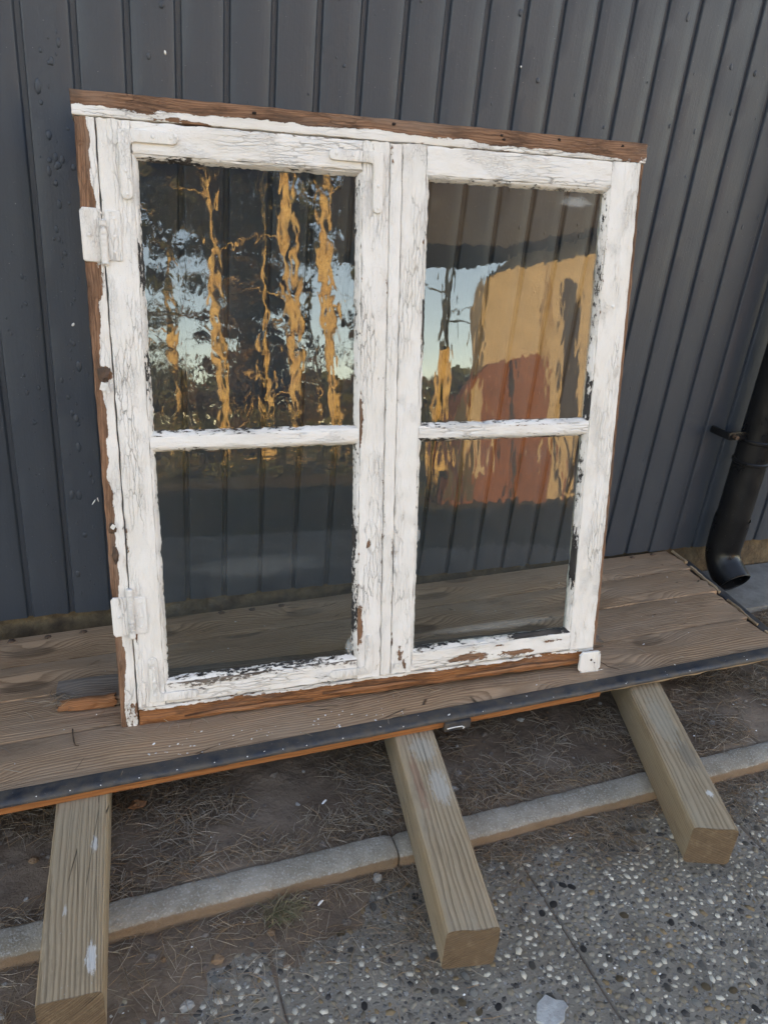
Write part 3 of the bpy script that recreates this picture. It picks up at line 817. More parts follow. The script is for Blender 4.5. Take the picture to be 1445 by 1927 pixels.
# sill board standing out behind both jambs (it lies flat on the platform)
IM = win.matrix_world.inverted()
def sill_place(a, c, d):
    x = -.068 + a; yaw = -.0653
    e = max(0, 1 - a / .05) * 1.0; e2 = max(0, 1 - (1.235 - a) / .05)
    y = 1.318 + d * 1.0 + (x) * yaw + .012 * e * nz(c * 60, d * 40, 3) + .004 * nz(a * 25, c * 80, 2) * (1 if d < .02 else 0)
    z = .1558 + c * (1 - .35 * e - .4 * e2) + .002 * nz(a * 18, c * 40, 5) * (1 if c > .01 else 0)
    return IM @ Vector((x + .016 * e * nz(c * 90, d * 30, 7), y, z))
link('sill_board', sweep(1.235, rectprof(.024, .072, .003, 6, 5), 150, sill_place, 3.3, .0012, angle=35, endjit=.012), m_wood('dark_dirty_sill_wood', (.25, .175, .125), (.12, .075, .05), (.21, .18, .155), 210, (.01, -.2), .85, .7, .0016, False, (.05, .03, .02)), fr_)
def horn_place(a, c, d):
    e = max(0, 1 - a / .04)
    x = -.070 + a + .010 * e * nz(c * 90, d * 30, 7)
    return IM @ Vector((x, 1.3115 + d + x * -.0653 + .006 * e + .003 * nz(a * 60, c * 90, 2), .1562 + c * (1 - .4 * e) + .003 * nz(a * 40, c * 60, 5)))
link('broken_sill_end', sweep(.104, rectprof(.027, .012, .003, 6, 2), 26, horn_place, 6.1, .002, angle=30, endjit=.014), MAT['rawwood'], fr_)

for (x, z) in ((.285, 1.103), (.53, 1.106), (.74, 1.104), (.745, 1.097), (.86, 1.106), (1.0, 1.105)):
    link('nail_hole', np_mesh([sv * np.array([.0035, .0012, .0022]) * (1 + RNG.normal(0, .2, (len(sv), 1)))], [sf]), m_simple('dark_hole', (.012, .008, .006), (.02, .013, .01), 50, .9) if 'dark_hole' not in bpy.data.materials else bpy.data.materials['dark_hole'], fr_, (x, -.0002, z))

# -- sashes
def sash(name, x0, x1, z0, z1, px0, px1, gnames, left):
    s = empty(name, (0, 0, 0), win)
    e = .008                                                  # putty width
    pzl, pzu = (.088, .536), (.572, 1.019)
    return s, e, pzl, pzu
def build_sash(name, x0, x1, z0, z1, px0, px1, gnames, pl, pr, pt, pb, mats, label):
    s, e, pzl, pzu = sash(name, x0, x1, z0, z1, px0, px1, gnames, True)
    s['label'] = label
    upright('stile', x0, px0 - e, z0, z1, s, 0, .036, 'paint', pl)
    upright('stile', px1 + e, x1, z0, z1, s, 0, .036, 'paint', pr)
    level('top_rail', px0 - e + .0006, px1 + e - .0006, pzu[1] + e, z1, s, .0005, .036, 'paint', pt)
    level('bottom_rail', px0 - e + .0006, px1 + e - .0006, z0, pzl[0] - e, s, .0005, .036, mats, pb)
    level('glazing_bar', px0 - e + .0006, px1 + e - .0006, pzl[1] + e - .001, pzu[0] - e + .001, s, .0015, .032, 'paint', .10, .0014)
    gd = .0135
    for (za, zb, gm, pw) in ((pzl[0], pzl[1], gnames[1], 1), (pzu[0], pzu[1], gnames[0], 0)):
        # glass
        me = box_mesh(px0 - e - .003, px1 + e + .003, 0, .003, za - e - .003, zb + e + .003)
        o = link('pane', me, MAT[gm], s)
        zc = (za + zb) / 2; o.matrix_local = Matrix.Translation((0, gd, zc)) @ Matrix.Rotation(R({'g_lr': -.85, 'g_ll': .45}.get(gm, 0)), 4, 'X') @ Matrix.Translation((0, 0, -zc))
        # putty fillets: sloping bead from the wood down to the glass
        pp = [(0, .002), (.0035, .0030), (e, gd - .0015), (e + .0012, gd + .0004), (0, gd + .0004)]
        def bead(L, place, pk, sd):
            V = sweep(L, pp, max(10, int(L / .006)), place, sd, .0009, pk, lambda a, c, d: (a, c + (.0028 * nz(a * 45 + sd, 1, 1) + .0020 * nz(a * 150 + sd, 2, 1)) * (1 if c > .005 else 0), d), angle=50, endjit=.001)
            link('putty', V, MAT['putty'], s)
        SEED[0] += .9; k0 = SEED[0]
        def rp(sd, base): return lambda a, c, d: base + .06 + .42 * sstep(nz(a * 7 + sd, sd, 2), .05, .5) + (.14 if c > .006 else 0)
        w = px1 - px0 + 2 * e; hgt = zb - za + 2 * e
        bead(w, lambda a, c, d: (px0 - e + a, d, zb + e - c), rp(k0, .10), k0)                      # top
        bead(w, lambda a, c, d: (px0 - e + a, d, za - e + c), rp(k0 + 1, .26 if pw else .12), k0 + 1)   # bottom
        bead(hgt, lambda a, c, d: (px0 - e + c, d, za - e + a), rp(k0 + 2, .06), k0 + 2)            # left
        bead(hgt, lambda a, c, d: (px1 + e - c, d, za - e + a), rp(k0 + 3, .14), k0 + 3)            # right
    return s
def botpeel(a, c, d): return .16 + .30 * sstep(c, .022, .042) + (.5 if d > .002 and c < .004 else 0)
LS = build_sash('left_sash', .0345, .5245, .0365, 1.0755, .094, .466, ('g_ul', 'g_ll'),
    spotpeel(.03, [(.06, .045, .03, .006, .3), (.155, .006, .02, .003, 1.0)]),
    spotpeel(lambda a, c, d: .08, [(.12, .004, .05, .007, 1.1), (.30, .022, .012, .004, .9), (.55, .002, .05, .004, .5), (.03, .03, .03, .01, .3)]),
    lambda a, c, d: .05 if c < .043 else .12, botpeel, 'paint_low', 'left sash with hinges, corner brackets and rippled upper glass')
RS = build_sash('right_sash', .5485, 1.0465, .0365, 1.0765, .603, .974, ('g_ur', 'g_lr'),
    spotpeel(.06, [(.045, .018, .02, .007, .6), (.02, .03, .02, .006, .5)]),
    spotpeel(lambda a, c, d: .05 + .75 * sstep(c, .062, .0685) * (.5 + .5 * nz(a * 20, 3, 3)), []),
    .05, spotpeel(lambda a, c, d: .16 + .1 * nz(a * 12, 5, 1), [(.13, .014, .05, .007, .8), (.26, .012, .04, .006, .8), (.33, .03, .03, .004, .6), (.21, .034, .012, .003, .6)]), 'paint', 'right sash without hinges, its left panes reflecting trees and a house')
upright('cover_strip', .5252, .5478, .038, 1.074, win, -.0022, .022, 'paint', spotpeel(.08, [(1.0, .004, .06, .003, .3)]), .0011, 4, .004)

# -- ironwork under the paint
def plate(name, pts, d, th, parent, bev=.0016, mat='paint'):
    """flat plate from an outline in window coordinates (x, z), standing th proud"""
    bm = bmesh.new(); vs_ = [bm.verts.new((x, d, z)) for x, z in pts]
    f = bm.faces.new(vs_)
    ex = bmesh.ops.extrude_face_region(bm, geom=[f])
    top = [g_ for g_ in ex['geom'] if isinstance(g_, bmesh.types.BMVert)]
    for v in top: v.co.y -= th
    tf = [g_ for g_ in ex['geom'] if isinstance(g_, bmesh.types.BMFace)]
    ed = {e_ for f_ in tf for e_ in f_.edges}
    bmesh.ops.bevel(bm, geom=list(ed), offset=bev, segments=3, affect='EDGES', profile=.5)
    bmesh.ops.triangulate(bm, faces=[f_ for f_ in bm.faces if len(f_.verts) > 4])
    bmesh.ops.recalc_face_normals(bm, faces=bm.faces[:])
    me = bpy.data.meshes.new(name); bm.to_mesh(me); bm.free()
    n_ = len(me.vertices)
    co = np.empty(n_ * 3, np.float32); me.vertices.foreach_get('co', co); co = co.reshape(-1, 3)
    a = me.attributes.new('gc', 'FLOAT_VECTOR', 'POINT'); a.data.foreach_set('vector', np.stack([co[:, 2] + pts[0][0] * 9, co[:, 0], co[:, 1]], 1).ravel())
    a = me.attributes.new('peel', 'FLOAT', 'POINT'); a.data.foreach_set('value', [.06 if name in ('frame_leaf', 'corner_tab') else -.05] * n_)
    finish(me, 40, False)
    return link(name, me, MAT[mat], parent)
def rrect(x0, x1, z0, z1, r=.003, n=4, w=.0):
    p = []
    for (cx, cz, a0) in ((x1 - r, z0 + r, -90), (x1 - r, z1 - r, 0), (x0 + r, z1 - r, 90), (x0 + r, z0 + r, 180)):
        for i in range(n + 1):
            an = R(a0 + 90 * i / n); p.append((cx + r * math.cos(an) + w * nz(cx * 50, i, 1), cz + r * math.sin(an) + w * nz(cz * 50, i, 4)))
    return p
def ell(x0, x1, z0, z1, w, sx, sz, r=.008):
    """L outline: corner at (x0,z1) for sx=1, sz=1; arms w wide"""
    o = [(0, 0), (1, 0), (1, -1), (0, -1)]
    cx, cz = (x0 if sx > 0 else x1), (z1 if sz > 0 else z0)
    Lx, Lz = x1 - x0, z1 - z0
    pts = []
    def P(a, b): pts.append((cx + sx * a, cz - sz * b))
    P(.003, 0); 
    for i in range(5): an = R(-90 + 45 * i); P(Lx - w / 2 + w / 2 * math.cos(an), w / 2 + w / 2 * math.sin(an))
    P(w + .006, w); P(w + .0018, w + .0018); P(w, w + .006)
    for i in range(5): an = R(0 + 45 * i); P(w / 2 + w / 2 * math.cos(an), Lz - w / 2 + w / 2 * math.sin(an))
    P(0, .003)
    return pts
def screw(x, z, d, parent, r=.0032):
    me = np_mesh([sv * np.array([r, .0011, r]) + np.array([0, 0, 0])], [sf])
    a = me.attributes.new('gc', 'FLOAT_VECTOR', 'POINT'); co = np.empty(len(me.vertices) * 3, np.float32); me.vertices.foreach_get('co', co); a.data.foreach_set('vector', co)
    a = me.attributes.new('peel', 'FLOAT', 'POINT'); a.data.foreach_set('value', [-.3] * len(me.vertices))
    return link('screw_head', me, MAT['paint'], parent, (x, d, z))
b1 = plate('corner_bracket', ell(.066, .160, .956, 1.062, .0185, 1, 1), .0005, .0060, LS)
b2 = plate('corner_bracket', ell(.412, .511, .956, 1.058, .0185, -1, 1), .0005, .0060, LS)
b3 = plate('corner_bracket', ell(.058, .150, .045, .140, .0175, 1, -1), .0005, .0040, LS)
b4 = plate('corner_bracket', ell(.415, .508, .045, .135, .0175, -1, -1), .0005, .0034, LS)
for (x, z) in ((.120, 1.053), (.148, 1.053), (.075, .965), (.075, 1.0), (.455, 1.050), (.425, 1.05), (.502, 1.002), (.502, .965)): screw(x, z, -.0056, LS)
for (x, z) in ((.067, .118), (.067, .060), (.066, .090), (.110, .053), (.499, .10)): screw(x, z, -.0034, LS)
screw(1.0125, .803, -.0005, RS, .0042); screw(1.02, .53, -.0003, RS, .003)
def hinge(z0, z1, ztop, label):
    h_ = empty('hinge', (0, 0, 0), win); h_['label'] = label
    plate('frame_leaf', rrect(.0012, .0295, z0, z1, .005, 4, .0045), .0015, .0034, h_, .0022)
    plate('sash_leaf', rrect(.0385, .0620, z0 + .002, z1 - .003, .003), .0005, .0030, h_)
    me = tube_mesh([(.0338, -.0035, z0 - .006), (.0338, -.0035, z0 - .003), (.0338, -.0035, ztop - .002), (.0338, -.0035, ztop)], [.003, .0060, .0060, .0035], 14)
    co = np.empty(len(me.vertices) * 3, np.float32); me.vertices.foreach_get('co', co)
    a = me.attributes.new('gc', 'FLOAT_VECTOR', 'POINT'); a.data.foreach_set('vector', co)
    a = me.attributes.new('peel', 'FLOAT', 'POINT'); a.data.foreach_set('value', [-.1] * len(me.vertices))
    link('knuckle', me, MAT['paint'], h_)
    for f_ in (.2, .48, .82): screw(.050 + .002 * f_, z0 + (z1 - z0) * f_, -.0022, h_, .0036)
    screw(.012, z0 + (z1 - z0) * .5, -.0036, h_, .003)
hinge(.858, .942, .925, 'upper hinge thick with white paint')
hinge(.190, .268, .284, 'lower hinge thick with white paint')
tb = plate('corner_tab', rrect(1.006, 1.060, -.019, .030, .009, 5, .008), -.006, .0055, win, .002)
tb['label'] = 'white metal tab hanging at the lower right corner'
o = link('tab_hole', np_mesh([sv * np.array([.0028, .0012, .0030])], [sf]), MAT['steel'], tb, (1.036, -.0118, .010))
o = link('tab_hole', np_mesh([sv * np.array([.0016, .0012, .0018])], [sf]), MAT['steel'], tb, (1.045, -.0118, .002))
# rotten lumps of wood and paint on the left jamb
for (x, z, rx, rz) in ((.018, .676, .010, .012), (.012, .40, .006, .010), (.014, .35, .005, .016)):
    me = np_mesh([sv * np.array([rx, .004, rz]) * (1 + RNG.normal(0, .28, (len(sv), 1)))], [sf], None, False)
    link('rotten_wood', me, MAT['steel'], fr_, (x, .001, z))
for (x, z, w_, h_, an) in ((.016, .655, .010, .014, .3), (.022, .652, .006, .016, -.2), (.014, .405, .007, .009, .6), (.562, .055, .012, .012, .2)):
    me = mesh_from([(-w_ / 2, 0, -h_ / 2), (w_ / 2, -.002, -h_ / 2), (w_ / 2, -.005, h_ / 2), (-w_ / 2, -.0035, h_ / 2), (-w_ / 2, .001, -h_ / 2), (w_ / 2, -.001, -h_ / 2), (w_ / 2, -.004, h_ / 2), (-w_ / 2, -.0025, h_ / 2)],
                   [(0, 1, 2, 3), (7, 6, 5, 4), (0, 4, 5, 1), (1, 5, 6, 2), (2, 6, 7, 3), (3, 7, 4, 0)], None, None, 20)
    o = link('paint_curl', me, MAT['flake'], win, (x, -.002, z)); o.rotation_euler = (0, an, 0)

# ================================================================== downpipe
PX, PY = 1.866, 1.580
dp = tag(empty('downpipe', (PX, PY, .0)), 'black metal downpipe with elbow outlet fixed to the wall at right', 'downpipe')
def dploc(pts): return [Vector(q) - Vector((PX, PY, 0)) for q in pts]
link('pipe', tube_mesh(dploc([(PX, PY, .22), (PX, PY, .6), (PX, PY, 1.2), (PX, PY, 2.0), (PX, PY, 2.86)]), [.049] * 5, 40), MAT['pipe'], dp)
ZE = .194
el = [(PX, PY, ZE + .098), (PX, PY, ZE + .035), (PX, PY, ZE)]
for i in range(1, 9):
    an = R(56 * i / 8); el.append((PX, PY - .085 * (1 - math.cos(an)), ZE - .085 * math.sin(an)))
lx, ly, lz = el[-1]; el.append((lx, ly - .045 * math.sin(R(58)), lz - .045 * math.cos(R(58))))
rad = [.0525, .0525] + [.0515] * (len(el) - 3) + [.0525]
oe = link('elbow', tube_mesh(dploc(el), rad, 40, False), MAT['pipe'], dp)
inn = [Vector(q) for q in el[-5:]]
link('elbow_lining', tube_mesh(dploc(inn), [.0485] * 5, 40, False), MAT['pipe'], oe)
# rolled rim
lt = (Vector(el[-1]) - Vector(el[-2])).normalized(); cpt = Vector(el[-1]) - Vector((PX, PY, 0))
s_ = lt.cross(Vector((1, 0, 0))).normalized(); b_ = lt.cross(s_)
link('rim', tube_mesh([cpt + (s_ * math.cos(2 * math.pi * i / 32) + b_ * math.sin(2 * math.pi * i / 32)) * .0508 for i in range(33)], [.0028] * 33, 8), MAT['pipe'], oe)
for zz in (.478, .545):
    link('band', tube_mesh(dploc([(PX, PY, zz - .006), (PX, PY, zz - .003), (PX, PY, zz + .003), (PX, PY, zz + .006)]), [.049, .0525, .0525, .049], 40), MAT['pipe'], dp)
br = link('bracket', box_mesh(-.112, -.040, -.004, .004, .548, .572, .002), MAT['pipe'], dp)
link('bracket_wall_tongue', box_mesh(-.118, -.106, -.004, .068, .550, .570, .002), MAT['pipe'], br)
link('bolt', tube_mesh([(-.096, -.016, .560), (-.096, .012, .560)], [.0065, .0065], 8), MAT['steel'], br)

# ================================================================== litter: needles, flakes, twigs
def needle_mass(pts, lmin, lmax, rad, tintf, zf=None, tilt=.12):
    VV, FF, TT = [], [], []
    fq = []
    for s in range(2):
        for j in range(3):
            k = (j + 1) % 3; fq.append((s * 3 + j, s * 3 + k, s * 3 + 3 + k, s * 3 + 3 + j))
    fq = np.array(fq)
    for k, (x, y, z, yaw) in enumerate(pts):
        L = random.uniform(lmin, lmax); a = random.gauss(0, tilt); bend = random.gauss(0, .25)
        d = np.array([math.cos(yaw) * math.cos(a), math.sin(yaw) * math.cos(a), math.sin(a)])
        s = np.array([-math.sin(yaw), math.cos(yaw), 0]); u = np.cross(d, s)
        mid = s * bend * L * .25 + np.array([0, 0, abs(random.gauss(0, .05)) * L])
        P = [np.array([x, y, z]) - d * L / 2, np.array([x, y, z]) + mid, np.array([x, y, z]) + d * L / 2]
        q = []
        for i, pnt in enumerate(P):
            r = rad * (1.0 if i == 1 else .6)
            for j in range(3):
                an = 2.094 * j; q.append(pnt + (s * math.cos(an) + u * math.sin(an)) * r)
        VV.append(np.array(q)); FF.append(fq + k * 9); TT.append(np.repeat(np.array(tintf())[None], 9, 0))
    return np_mesh(VV, FF, TT)
ntints = [(.30, .20, .13), (.24, .17, .115), (.40, .31, .22), (.17, .12, .085), (.35, .29, .225), (.28, .225, .18), (.36, .22, .12)]
def nt_(): 
    q = random.choice(ntints); f_ = random.uniform(.6, 1.2); return tuple(c * f_ for c in q)
pts = []
tries = 0
while len(pts) < 18500 and tries < 200000:
    tries += 1
    x = random.uniform(-.9, 2.4); y = random.uniform(.958, 1.45)
    den = .42 + 1.5 * nz(x * 4.5, y * 5.5, 2.2) + .9 * nz(x * 13, y * 13, 5)
    if y < 1.0: den += .35
    if random.random() > den: continue
    pts.append((x, y, soil_h(x, y) + random.uniform(.001, .011), random.uniform(0, 6.28)))
tag(link('pine_needles', needle_mass(pts, .018, .055, .00068, nt_), MAT['needle']), 'dry brown pine needles matted on the soil below the platform', None, None, 'stuff')
pts = []; tries = 0
while len(pts) < 4200 and tries < 200000:
    tries += 1
    x = random.uniform(-.3, 1.7); y = .902 - abs(random.gauss(0, .05 + .17 * max(0, min(1, (.75 - x) / .8))))
    if y < .35: continue
    den = .45 + .9 * nz(x * 6 + 9, y * 6, 7.2) + (.5 if y > .87 else 0)
    if random.random() > den: continue
    pts.append((x, y, max(soil_h(x, y), 0.001) + random.uniform(.001, .006), random.uniform(0, 6.28)))
tag(link('pine_needles', needle_mass(pts, .015, .05, .0006, nt_), MAT['needle']), 'loose dry pine needles along the front foot of the kerb', None, None, 'stuff')
pts = []
for k in range(70):
    x = random.uniform(-.2, 1.62); y = random.uniform(1.11, 1.6)
    pts.append((x, y, .1572 + random.uniform(0, .001), random.uniform(0, 6.28)))
for k in range(60): pts.append((random.gauss(-.055, .02), random.gauss(1.335, .012), .160 + random.uniform(0, .02), random.uniform(0, 6.28)))
for k in range(40):
    x = random.uniform(.1, 1.05); pts.append((x, 1.24 - .065 * x - random.uniform(0, .02), .158 + random.uniform(0, .012), random.uniform(0, 6.28)))
tag(link('pine_needles', needle_mass(pts, .010, .038, .0006, nt_, None, .08), MAT['needle']), 'few pine needles and fibres lying on the planks', None, None, 'stuff')
# clods and small stones on the soil
VV, FF, TT = [], [], []; k = 0
while k < 420:
    x = random.uniform(-.45, 1.95); y = random.uniform(.60, 1.40)
    if .895 < y < .965 or (y < .9 and soil_h(x, y) < .001): continue
    r = random.choice([.0018, .0025, .0035, .005, .0075]) * random.uniform(.8, 1.2)
    q = sv * np.array([r * random.uniform(.9, 1.4), r, r * .7]) * (1 + RNG.normal(0, .16, (len(sv), 1))) + np.array([x, y, soil_h(x, y) + r * .15])
    VV.append(q); FF.append(sf + k * len(sv)); g_ = random.choice([(.17, .135, .11), (.13, .10, .08), (.21, .17, .14), (.30, .28, .25), (.22, .13, .075)]); TT.append(np.repeat(np.array(g_)[None], len(sv), 0)); k += 1
o = link('clods', np_mesh(VV, FF, TT, False), MAT['pebbles'], so_); o['kind'] = 'stuff'
# paint flakes
VV, FF, TT = [], [], []
fp = []
for k in range(60): fp.append((random.uniform(.05, .6), random.gauss(1.155, .02), .1568))
for k in range(60): fp.append((random.uniform(-.15, 1.6), random.uniform(1.105, 1.6), .1572))
for k in range(14): fp.append((random.uniform(-.1, 1.5), 1.1 + random.uniform(0, .032), .1602))
for k in range(150):
    x, y = random.uniform(-.2, 1.6), random.uniform(.45, 1.12)
    if .89 < y < .965: continue
    fp.append((x, y, max(soil_h(x, y), .002) + .006))
k = 0
for (x, y, z) in fp:
    r = random.choice([.0006, .0008, .001, .0013, .0018]); n = 5
    an0 = random.uniform(0, 6.28); q = []
    tx, ty = random.gauss(0, .25), random.gauss(0, .25)
    for hh in (0, .0005):
        for j in range(n):
            an = an0 + 6.283 * j / n; rr_ = r * random.uniform(.6, 1.3); a, b = rr_ * math.cos(an) * 1.4, rr_ * math.sin(an)
            q.append((x + a, y + b, z + hh + a * tx + b * ty + r * .25))
    ff = [(n, n + 1, n + 2, n + 2), ]
    fs = [[n + j for j in range(n)], [n - 1 - j for j in range(n)]]
    VV.append(np.array(q)); o_ = k * 2 * n
    tri = [(n, n + 1, n + 2), (n, n + 2, n + 3), (n, n + 3, n + 4), (2, 1, 0), (3, 2, 0), (4, 3, 0)]
    for j in range(n): tri += [(j, (j + 1) % n, n + (j + 1) % n), (j, n + (j + 1) % n, n + j)]
    FF.append(np.array(tri) + o_); k += 1
tag(link('paint_flakes', np_mesh(VV, FF, None, False), MAT['flake']), 'tiny white paint flakes scattered on planks and ground', None, None, 'stuff')
MAT['twig'] = m_simple('dark_twig', (.09, .05, .03), (.04, .025, .018), 60, .85, .001, 200)
def twig(path, r, label, mat='twig'):
    o0 = Vector(path[0]); n = len(path)
    o = link('twig', tube_mesh([Vector(q) - o0 for q in path], [r * (1 - .5 * i / n) for i in range(n)], 7), MAT[mat], None, o0)
    tag(o, label, 'twig')
twig([(-.046, 1.262, .1580), (-.046, 1.245, .1585), (-.0445, 1.226, .158), (-.042, 1.214, .158), (-.036, 1.2125, .158)], .0016, 'short bent dark twig on the planks left of the window')
twig([(1.098, 1.215, .158), (1.118, 1.190, .160), (1.128, 1.168, .158), (1.150, 1.150, .158)], .0009, 'thin curled twig on the planks right of the window')
o = link('wood_chip', np_mesh([sv * np.array([.016, .011, .007]) * (1 + RNG.normal(0, .14, (len(sv), 1)))], [sf], None, False), m_simple('orange_bark', (.22, .10, .045), (.13, .06, .03), 60, .85, .002, 200), None, (.058, 1.150, .046))
tag(o, 'orange brown wood chip on the soil right of the left beam', 'wood chip')
for (x, y, z, l_) in ((.40, 1.06, .043, 'small white chip on soil left of the middle beam'), (.335, .866, .018, 'white splinter by the grass tuft in front of kerb'), (1.365, .845, .006, 'white splinter on paving right of the right beam')):
    o = link('paint_splinter', np_mesh([sv * np.array([.0075, .0022, .0016]) * (1 + RNG.normal(0, .12, (len(sv), 1)))], [sf], None, False), MAT['flake'], None, (x, y, z)); o.rotation_euler = (0, 0, random.uniform(-.8, .8)); tag(o, l_, 'splinter')
# grass tuft in front of the kerb
VV, FF, TT = [], [], []
for k in range(150):
    x0, y0 = random.gauss(.268, .016), random.gauss(.876, .010); yaw = random.gauss(-1.3, 1.2); L = random.uniform(.025, .062); w = .0009
    q = []
    for i in range(5):
        s_ = i / 4; hx = L * s_ * .75; hz = L * (.9 * s_ - .62 * s_ * s_)
        c0 = np.array([x0 + math.cos(yaw) * hx, y0 + math.sin(yaw) * hx, .012 + hz]); sd = np.array([-math.sin(yaw), math.cos(yaw), .3]) * w * (1 - .85 * s_)
        q += [c0 - sd, c0 + sd]
    VV.append(np.array(q)); FF.append(np.array([(2 * i, 2 * i + 1, 2 * i + 3, 2 * i + 2) for i in range(4)]) + k * 10)
    g_ = random.choice([(.16, .13, .065), (.22, .17, .09), (.09, .095, .04), (.24, .18, .10), (.20, .15, .09)]); TT.append(np.repeat(np.array(g_)[None], 10, 0))
tf_ = np_mesh(VV, FF, TT); tf_.transform(Matrix.Translation((-.268, -.876, -.01)))
tag(link('grass_tuft', tf_, MAT['needle'], None, (.268, .876, .01)), 'small dry green grass tuft at the foot of the kerb', 'grass tuft')

# ================================================================== what the glass reflects: pines and a house across the yard
t = NT('pine_bark'); p = t.obj()
v = t.voro(t.mul(p, (14, 14, 3.5)), 1.0, 'DISTANCE_TO_EDGE')
cb = t.mix(t.ramp(t.noise(p, 3, 5, .6), .3, .7), (.62, .47, .23), (.47, .31, .14)); cb = t.mix(t.math('MULTIPLY', t.ramp(v, .10, .0), .5), cb, (.14, .085, .045))
MAT['bark'] = t.done(cb, .9, t.bump(v, 1, .02), .1)
MAT['leaf'] = m_attrcol('pine_foliage', .7)
def crown_mesh(seed, n, rx, rz, zc, clumps, size, greens):
    rg = random.Random(seed); VV, FF, TT = [], [], []; k = 0
    cl = [(rg.gauss(0, rx * .5), rg.gauss(0, rx * .5), zc + rg.uniform(-rz, rz), rg.uniform(.35, .9)) for _ in range(clumps)]
    for i in range(n):
        c = cl[rg.randrange(clumps)]; sp = c[3] * rx * .28
        cpt = np.array([c[0] + rg.gauss(0, sp), c[1] + rg.gauss(0, sp), c[2] + rg.gauss(0, sp * .55)])
        a = np.array([rg.gauss(0, 1), rg.gauss(0, 1), rg.gauss(0, .6)]); a /= np.linalg.norm(a); b = np.cross(a, [rg.gauss(0, 1), rg.gauss(0, 1), rg.gauss(0, 1)]); b /= np.linalg.norm(b)
        s1, s2 = size * rg.uniform(.6, 1.5), size * rg.uniform(.15, .4)
        VV.append(np.array([cpt - a * s1, cpt - b * s2, cpt + a * s1, cpt + b * s2])); FF.append(np.array([[0, 1, 2, 3]]) + k * 4); k += 1
        g_ = np.array(greens[rg.randrange(len(greens))]) * rg.uniform(.6, 1.2); TT.append(np.repeat(g_[None], 4, 0))
    return np_mesh(VV, FF, TT, False)
PG = [(.06, .075, .025), (.085, .085, .03), (.05, .06, .022), (.12, .085, .035)]
BG = [(.16, .085, .035), (.13, .07, .03), (.10, .075, .03), (.075, .07, .028)]
CR = [crown_mesh(s, 5200, 2.0, 2.2, 8.2, 26, .16, PG) for s in (1, 2)]
SH = [crown_mesh(s, 1900, 1.15, 2.0, 2.6, 26, .10, BG if s % 2 else PG) for s in (5, 6, 7)]
def trunk_mesh(h, r, lean, wob, seed, fork=False):
    n = 22; path = []; rad = []
    for i in range(n):
        z = h * i / (n - 1)
        path.append((lean[0] * z + wob * nz(z * .5 + seed, 1, 1), lean[1] * z + wob * nz(z * .5 + seed, 5, 2), z - .05)); rad.append(r * (1 - .7 * i / n) * (1.35 if i == 0 else 1))
    me = tube_mesh(path, rad, 12)
    bm = bmesh.new(); bm.from_mesh(me)
    rg = random.Random(seed * 10)
    for k in range(10):                                    # dead limbs
        z = rg.uniform(1.5, h * .8); an = rg.uniform(0, 6.28); L = rg.uniform(.4, 1.3); i = int(z / h * (n - 1)); c = Vector(path[i])
        e = c + Vector((math.cos(an) * L, math.sin(an) * L, rg.uniform(-.1, .5)))
        m2 = tube_mesh([c, (c + e) / 2 + Vector((0, 0, .05)), e], [.022, .015, .006], 5); bm.from_mesh(m2); bpy.data.meshes.remove(m2)
    bm.to_mesh(me); bm.free(); return me
def pine(x, y, h, r, lean, wob, seed, label, ci=0, crown=True):
    o = tag(empty('pine_tree', (x, y, -.045)), label, 'pine tree', 'pines mirrored in the window glass')
    link('trunk', trunk_mesh(h, r, lean, wob, seed), MAT['bark'], o)
    if crown:
        c = link('crown', CR[ci], MAT['leaf'], o); c.scale = (.85, .85, h / 11); c.rotation_euler = (0, 0, seed)
    return o
pine(.90, -12, 11, .09, (-.030, 0), .10, 1.0, 'slender sunlit pine mirrored in the left part of upper left pane', 0)
pine(2.20, -12, 12, .125, (-.012, 0), .12, 2.0, 'sunlit pine mirrored in the middle of the upper left pane', 1)
pine(3.05, -12.4, 11.5, .14, (-.020, 0), .10, 3.0, 'sunlit pine mirrored at the right of the upper left pane', 0)
pine(2.08, -16, 12, .10, (0, 0), .08, 4.0, 'thin reddish pine mirrored between two thicker trunks', 1)
pine(5.05, -12, 11, .13, (.06, 0), .06, 5.0, 'leaning sunlit pine mirrored at the left of upper right pane', 0)
for k, (x, y) in enumerate(((-1.2, -15), (-.2, -22), (1.4, -24), (4.6, -26), (-2.5, -19), (-4.5, -14), (2.4, -32))):
    pine(x, y, random.uniform(10, 14), random.uniform(.11, .18), (random.uniform(-.02, .02), 0), .12, 10.0 + k, 'pine of the far row, mirrored dimly among the branches', k % 2)
TH = crown_mesh(21, 9000, 1.0, 3.6, 3.7, 90, .12, [(.10, .06, .032), (.075, .048, .028), (.13, .075, .035), (.06, .045, .025)])
def young(x, y, s, mesh, label, sx=1.0, rot=0.0, grp='young trees mirrored in the glass'):
    o = tag(empty('young_tree', (x, y, -.045)), label, 'young tree', grp)
    c = link('crown', mesh, MAT['leaf'], o); c.scale = (s * sx, s, s); c.rotation_euler = (0, 0, rot)
    link('trunk', tube_mesh([(0, 0, 0), (.03, 0, 1.2 * s), (-.02, .03, 3.2 * s)], [.05, .035, .012], 8), MAT['bark'], o)
young(1.75, -18, 1.0, TH, 'dense brown leafless tree mirrored between the first two pine trunks', .95)
young(3.0, -24, 1.15, TH, 'dense brown tree mirrored behind the right pine trunk, upper left pane', .8, 2.0)
young(5.2, -19, .62, TH, 'small brown tree mirrored left of the cream house', .6, 1.0)
young(-.75, -16, .95, SH[1], 'olive bushy tree mirrored at the left edge of upper left pane', 1.0, .4)
young(.35, -23, 1.1, SH[0], 'russet bushy tree mirrored left of the slender pine', .9, 1.4)
